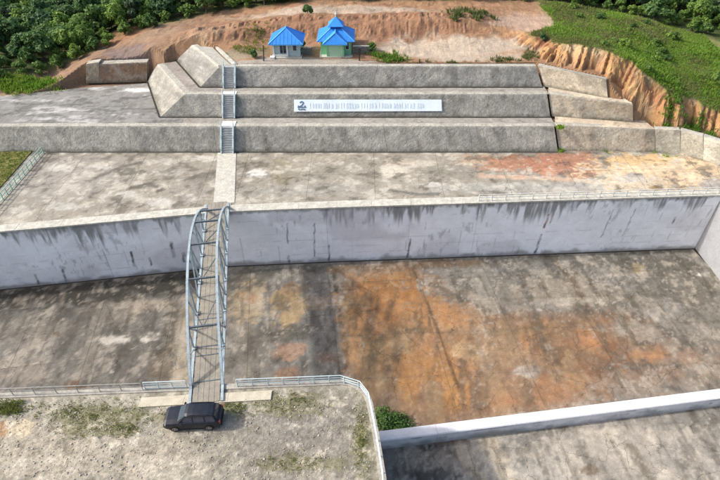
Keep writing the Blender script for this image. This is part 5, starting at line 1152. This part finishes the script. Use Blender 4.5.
# grass strip at the left end of the apron
gsv = [P(-60, 150.5, 0), P(33, 150.5, 0), P(-8, 197, 0), P(-90, 215, 0)]; gs = MB().hexa([tuple(q + np.array((0, 0, -.05))) for q in (gsv[3], gsv[2], gsv[1], gsv[0])], [tuple(q + np.array((0, 0, .10))) for q in (gsv[3], gsv[2], gsv[1], gsv[0])]).build('grass_bed', surf('bed_soil', (0.17, 0.16, 0.05), .3, (1, 6), .95, .5)); tag(gs, kind='structure')
s_ = []
for _ in range(2600):
    u, v = rs.random(), rs.random(); q = (gsv[0] * (1 - u) + gsv[1] * u) * (1 - v) + (gsv[3] * (1 - u) + gsv[2] * u) * v; s_.append((q[0], q[1], .1, .2 * rs.uniform(.6, 1.3), 5, .12))
blades('grass', s_[:1500], M_drygrass, 'short olive grass in the strip beyond the green railing', 'grass', 'stuff')
blades('grass', [s for s in s_[1500:] if s[1] > 64.5 or s[0] < -47], M_grass, 'greener grass tufts at the back of the strip beyond the railing', 'grass', 'stuff')
# bright grass mound on the left soil bank
s_ = []
for _ in range(520):
    q = PY(24 + rs.gauss(0, 15), 0, 83.8 + rs.gauss(0, .9)); s_.append((P(24 + rs.gauss(0, 14), 84, 4)[0], q[1], zat(P(24, 84, 4)[0], q[1]), .75 * rs.uniform(.5, 1.2), 7, .25))
s_ = [(x, y, zat(x, y), l, c, s) for x, y, _, l, c, s in s_]
blades('tall_grass', s_, M_grass, 'bright green clump of tall grass on the left soil bank', 'grass', 'stuff')
# shrubs on the bare ground, each a thing
def shrub(label, x, y, z, R, H, m, seed, nm='bush', ncl=9, per=90, size=.16, cat='bush'):
    t = make_tree(seed, R, H, .15, m, label, None, nm, cat, ncl, per, size); t.location = (x, y, z); return t
q = P(386, 424, FLOOR); shrub('bright green bush on the spillway floor beside the plateau corner', q[0], q[1], FLOOR, 1.7, 1.1, M_leafB, 201, ncl=18, per=130, size=.13)
q = P(402, 430, FLOOR); shrub('low green bush spreading along the foot of the white dividing wall', q[0], q[1] + .3, FLOOR, 1.4, .6, M_leafB, 203, ncl=11, size=.13)
for i, (px, py, R, H, lb, m) in enumerate(((308, 22, .9, 1.3, 'small dark bush on the bank above the grey hut', M_leafA), (303, 50, .7, 1.2, 'dark green bush growing between the two huts', M_leafA), (372, 52, .8, 1.2, 'rounded green bush at the end of the right fence', M_leafB), (254, 58, .55, 1.3, 'small dark sapling at the terrace edge left of the huts', M_leafA), (540, 50, .7, .9, 'dark bush in the hollow at the top of the crack', M_leafA))):
    q = P(px, py, Z3 + (.8 if py < 30 else 0)); shrub(lb, q[0], q[1], zat(q[0], q[1]), R, H, m, 211 + i)
# loose stones on the plateau: too many to count
rk = MB(); rs = random.Random(77)
ico = [(0, 0, 1), (.89, 0, .45), (.28, .85, .45), (-.72, .53, .45), (-.72, -.53, .45), (.28, -.85, .45), (.72, .53, -.45), (-.28, .85, -.45), (-.89, 0, -.45), (-.28, -.85, -.45), (.72, -.53, -.45), (0, 0, -1)]
icf = [(0, 1, 2), (0, 2, 3), (0, 3, 4), (0, 4, 5), (0, 5, 1), (1, 6, 2), (2, 7, 3), (3, 8, 4), (4, 9, 5), (5, 10, 1), (2, 6, 7), (3, 7, 8), (4, 8, 9), (5, 9, 10), (1, 10, 6), (11, 7, 6), (11, 8, 7), (11, 9, 8), (11, 10, 9), (11, 6, 10)]
for _ in range(4200):
    x, y = rs.uniform(-36, 1.0), rs.uniform(15, 28.3)
    if y > frontY(x) - .6 or x > edgeX(y) - .3: continue
    s = .025 + .06 * rs.random() ** 3; a, b, c = (s * rs.uniform(.7, 1.3) for _ in range(3)); t = rs.uniform(0, 6.28); ct, sn = math.cos(t), math.sin(t)
    rk.add([(x + (px * a * ct - py * b * sn), y + (px * a * sn + py * b * ct), .02 + pz * c * .7) for px, py, pz in ico], icf)
o = rk.build('gravel', surf('gravel_stone', (0.36, 0.33, 0.28), .35, (1.1, 7.0), .95, .2)); tag(o, 'loose pale gravel stones strewn over the plateau ground', 'gravel', kind='stuff')
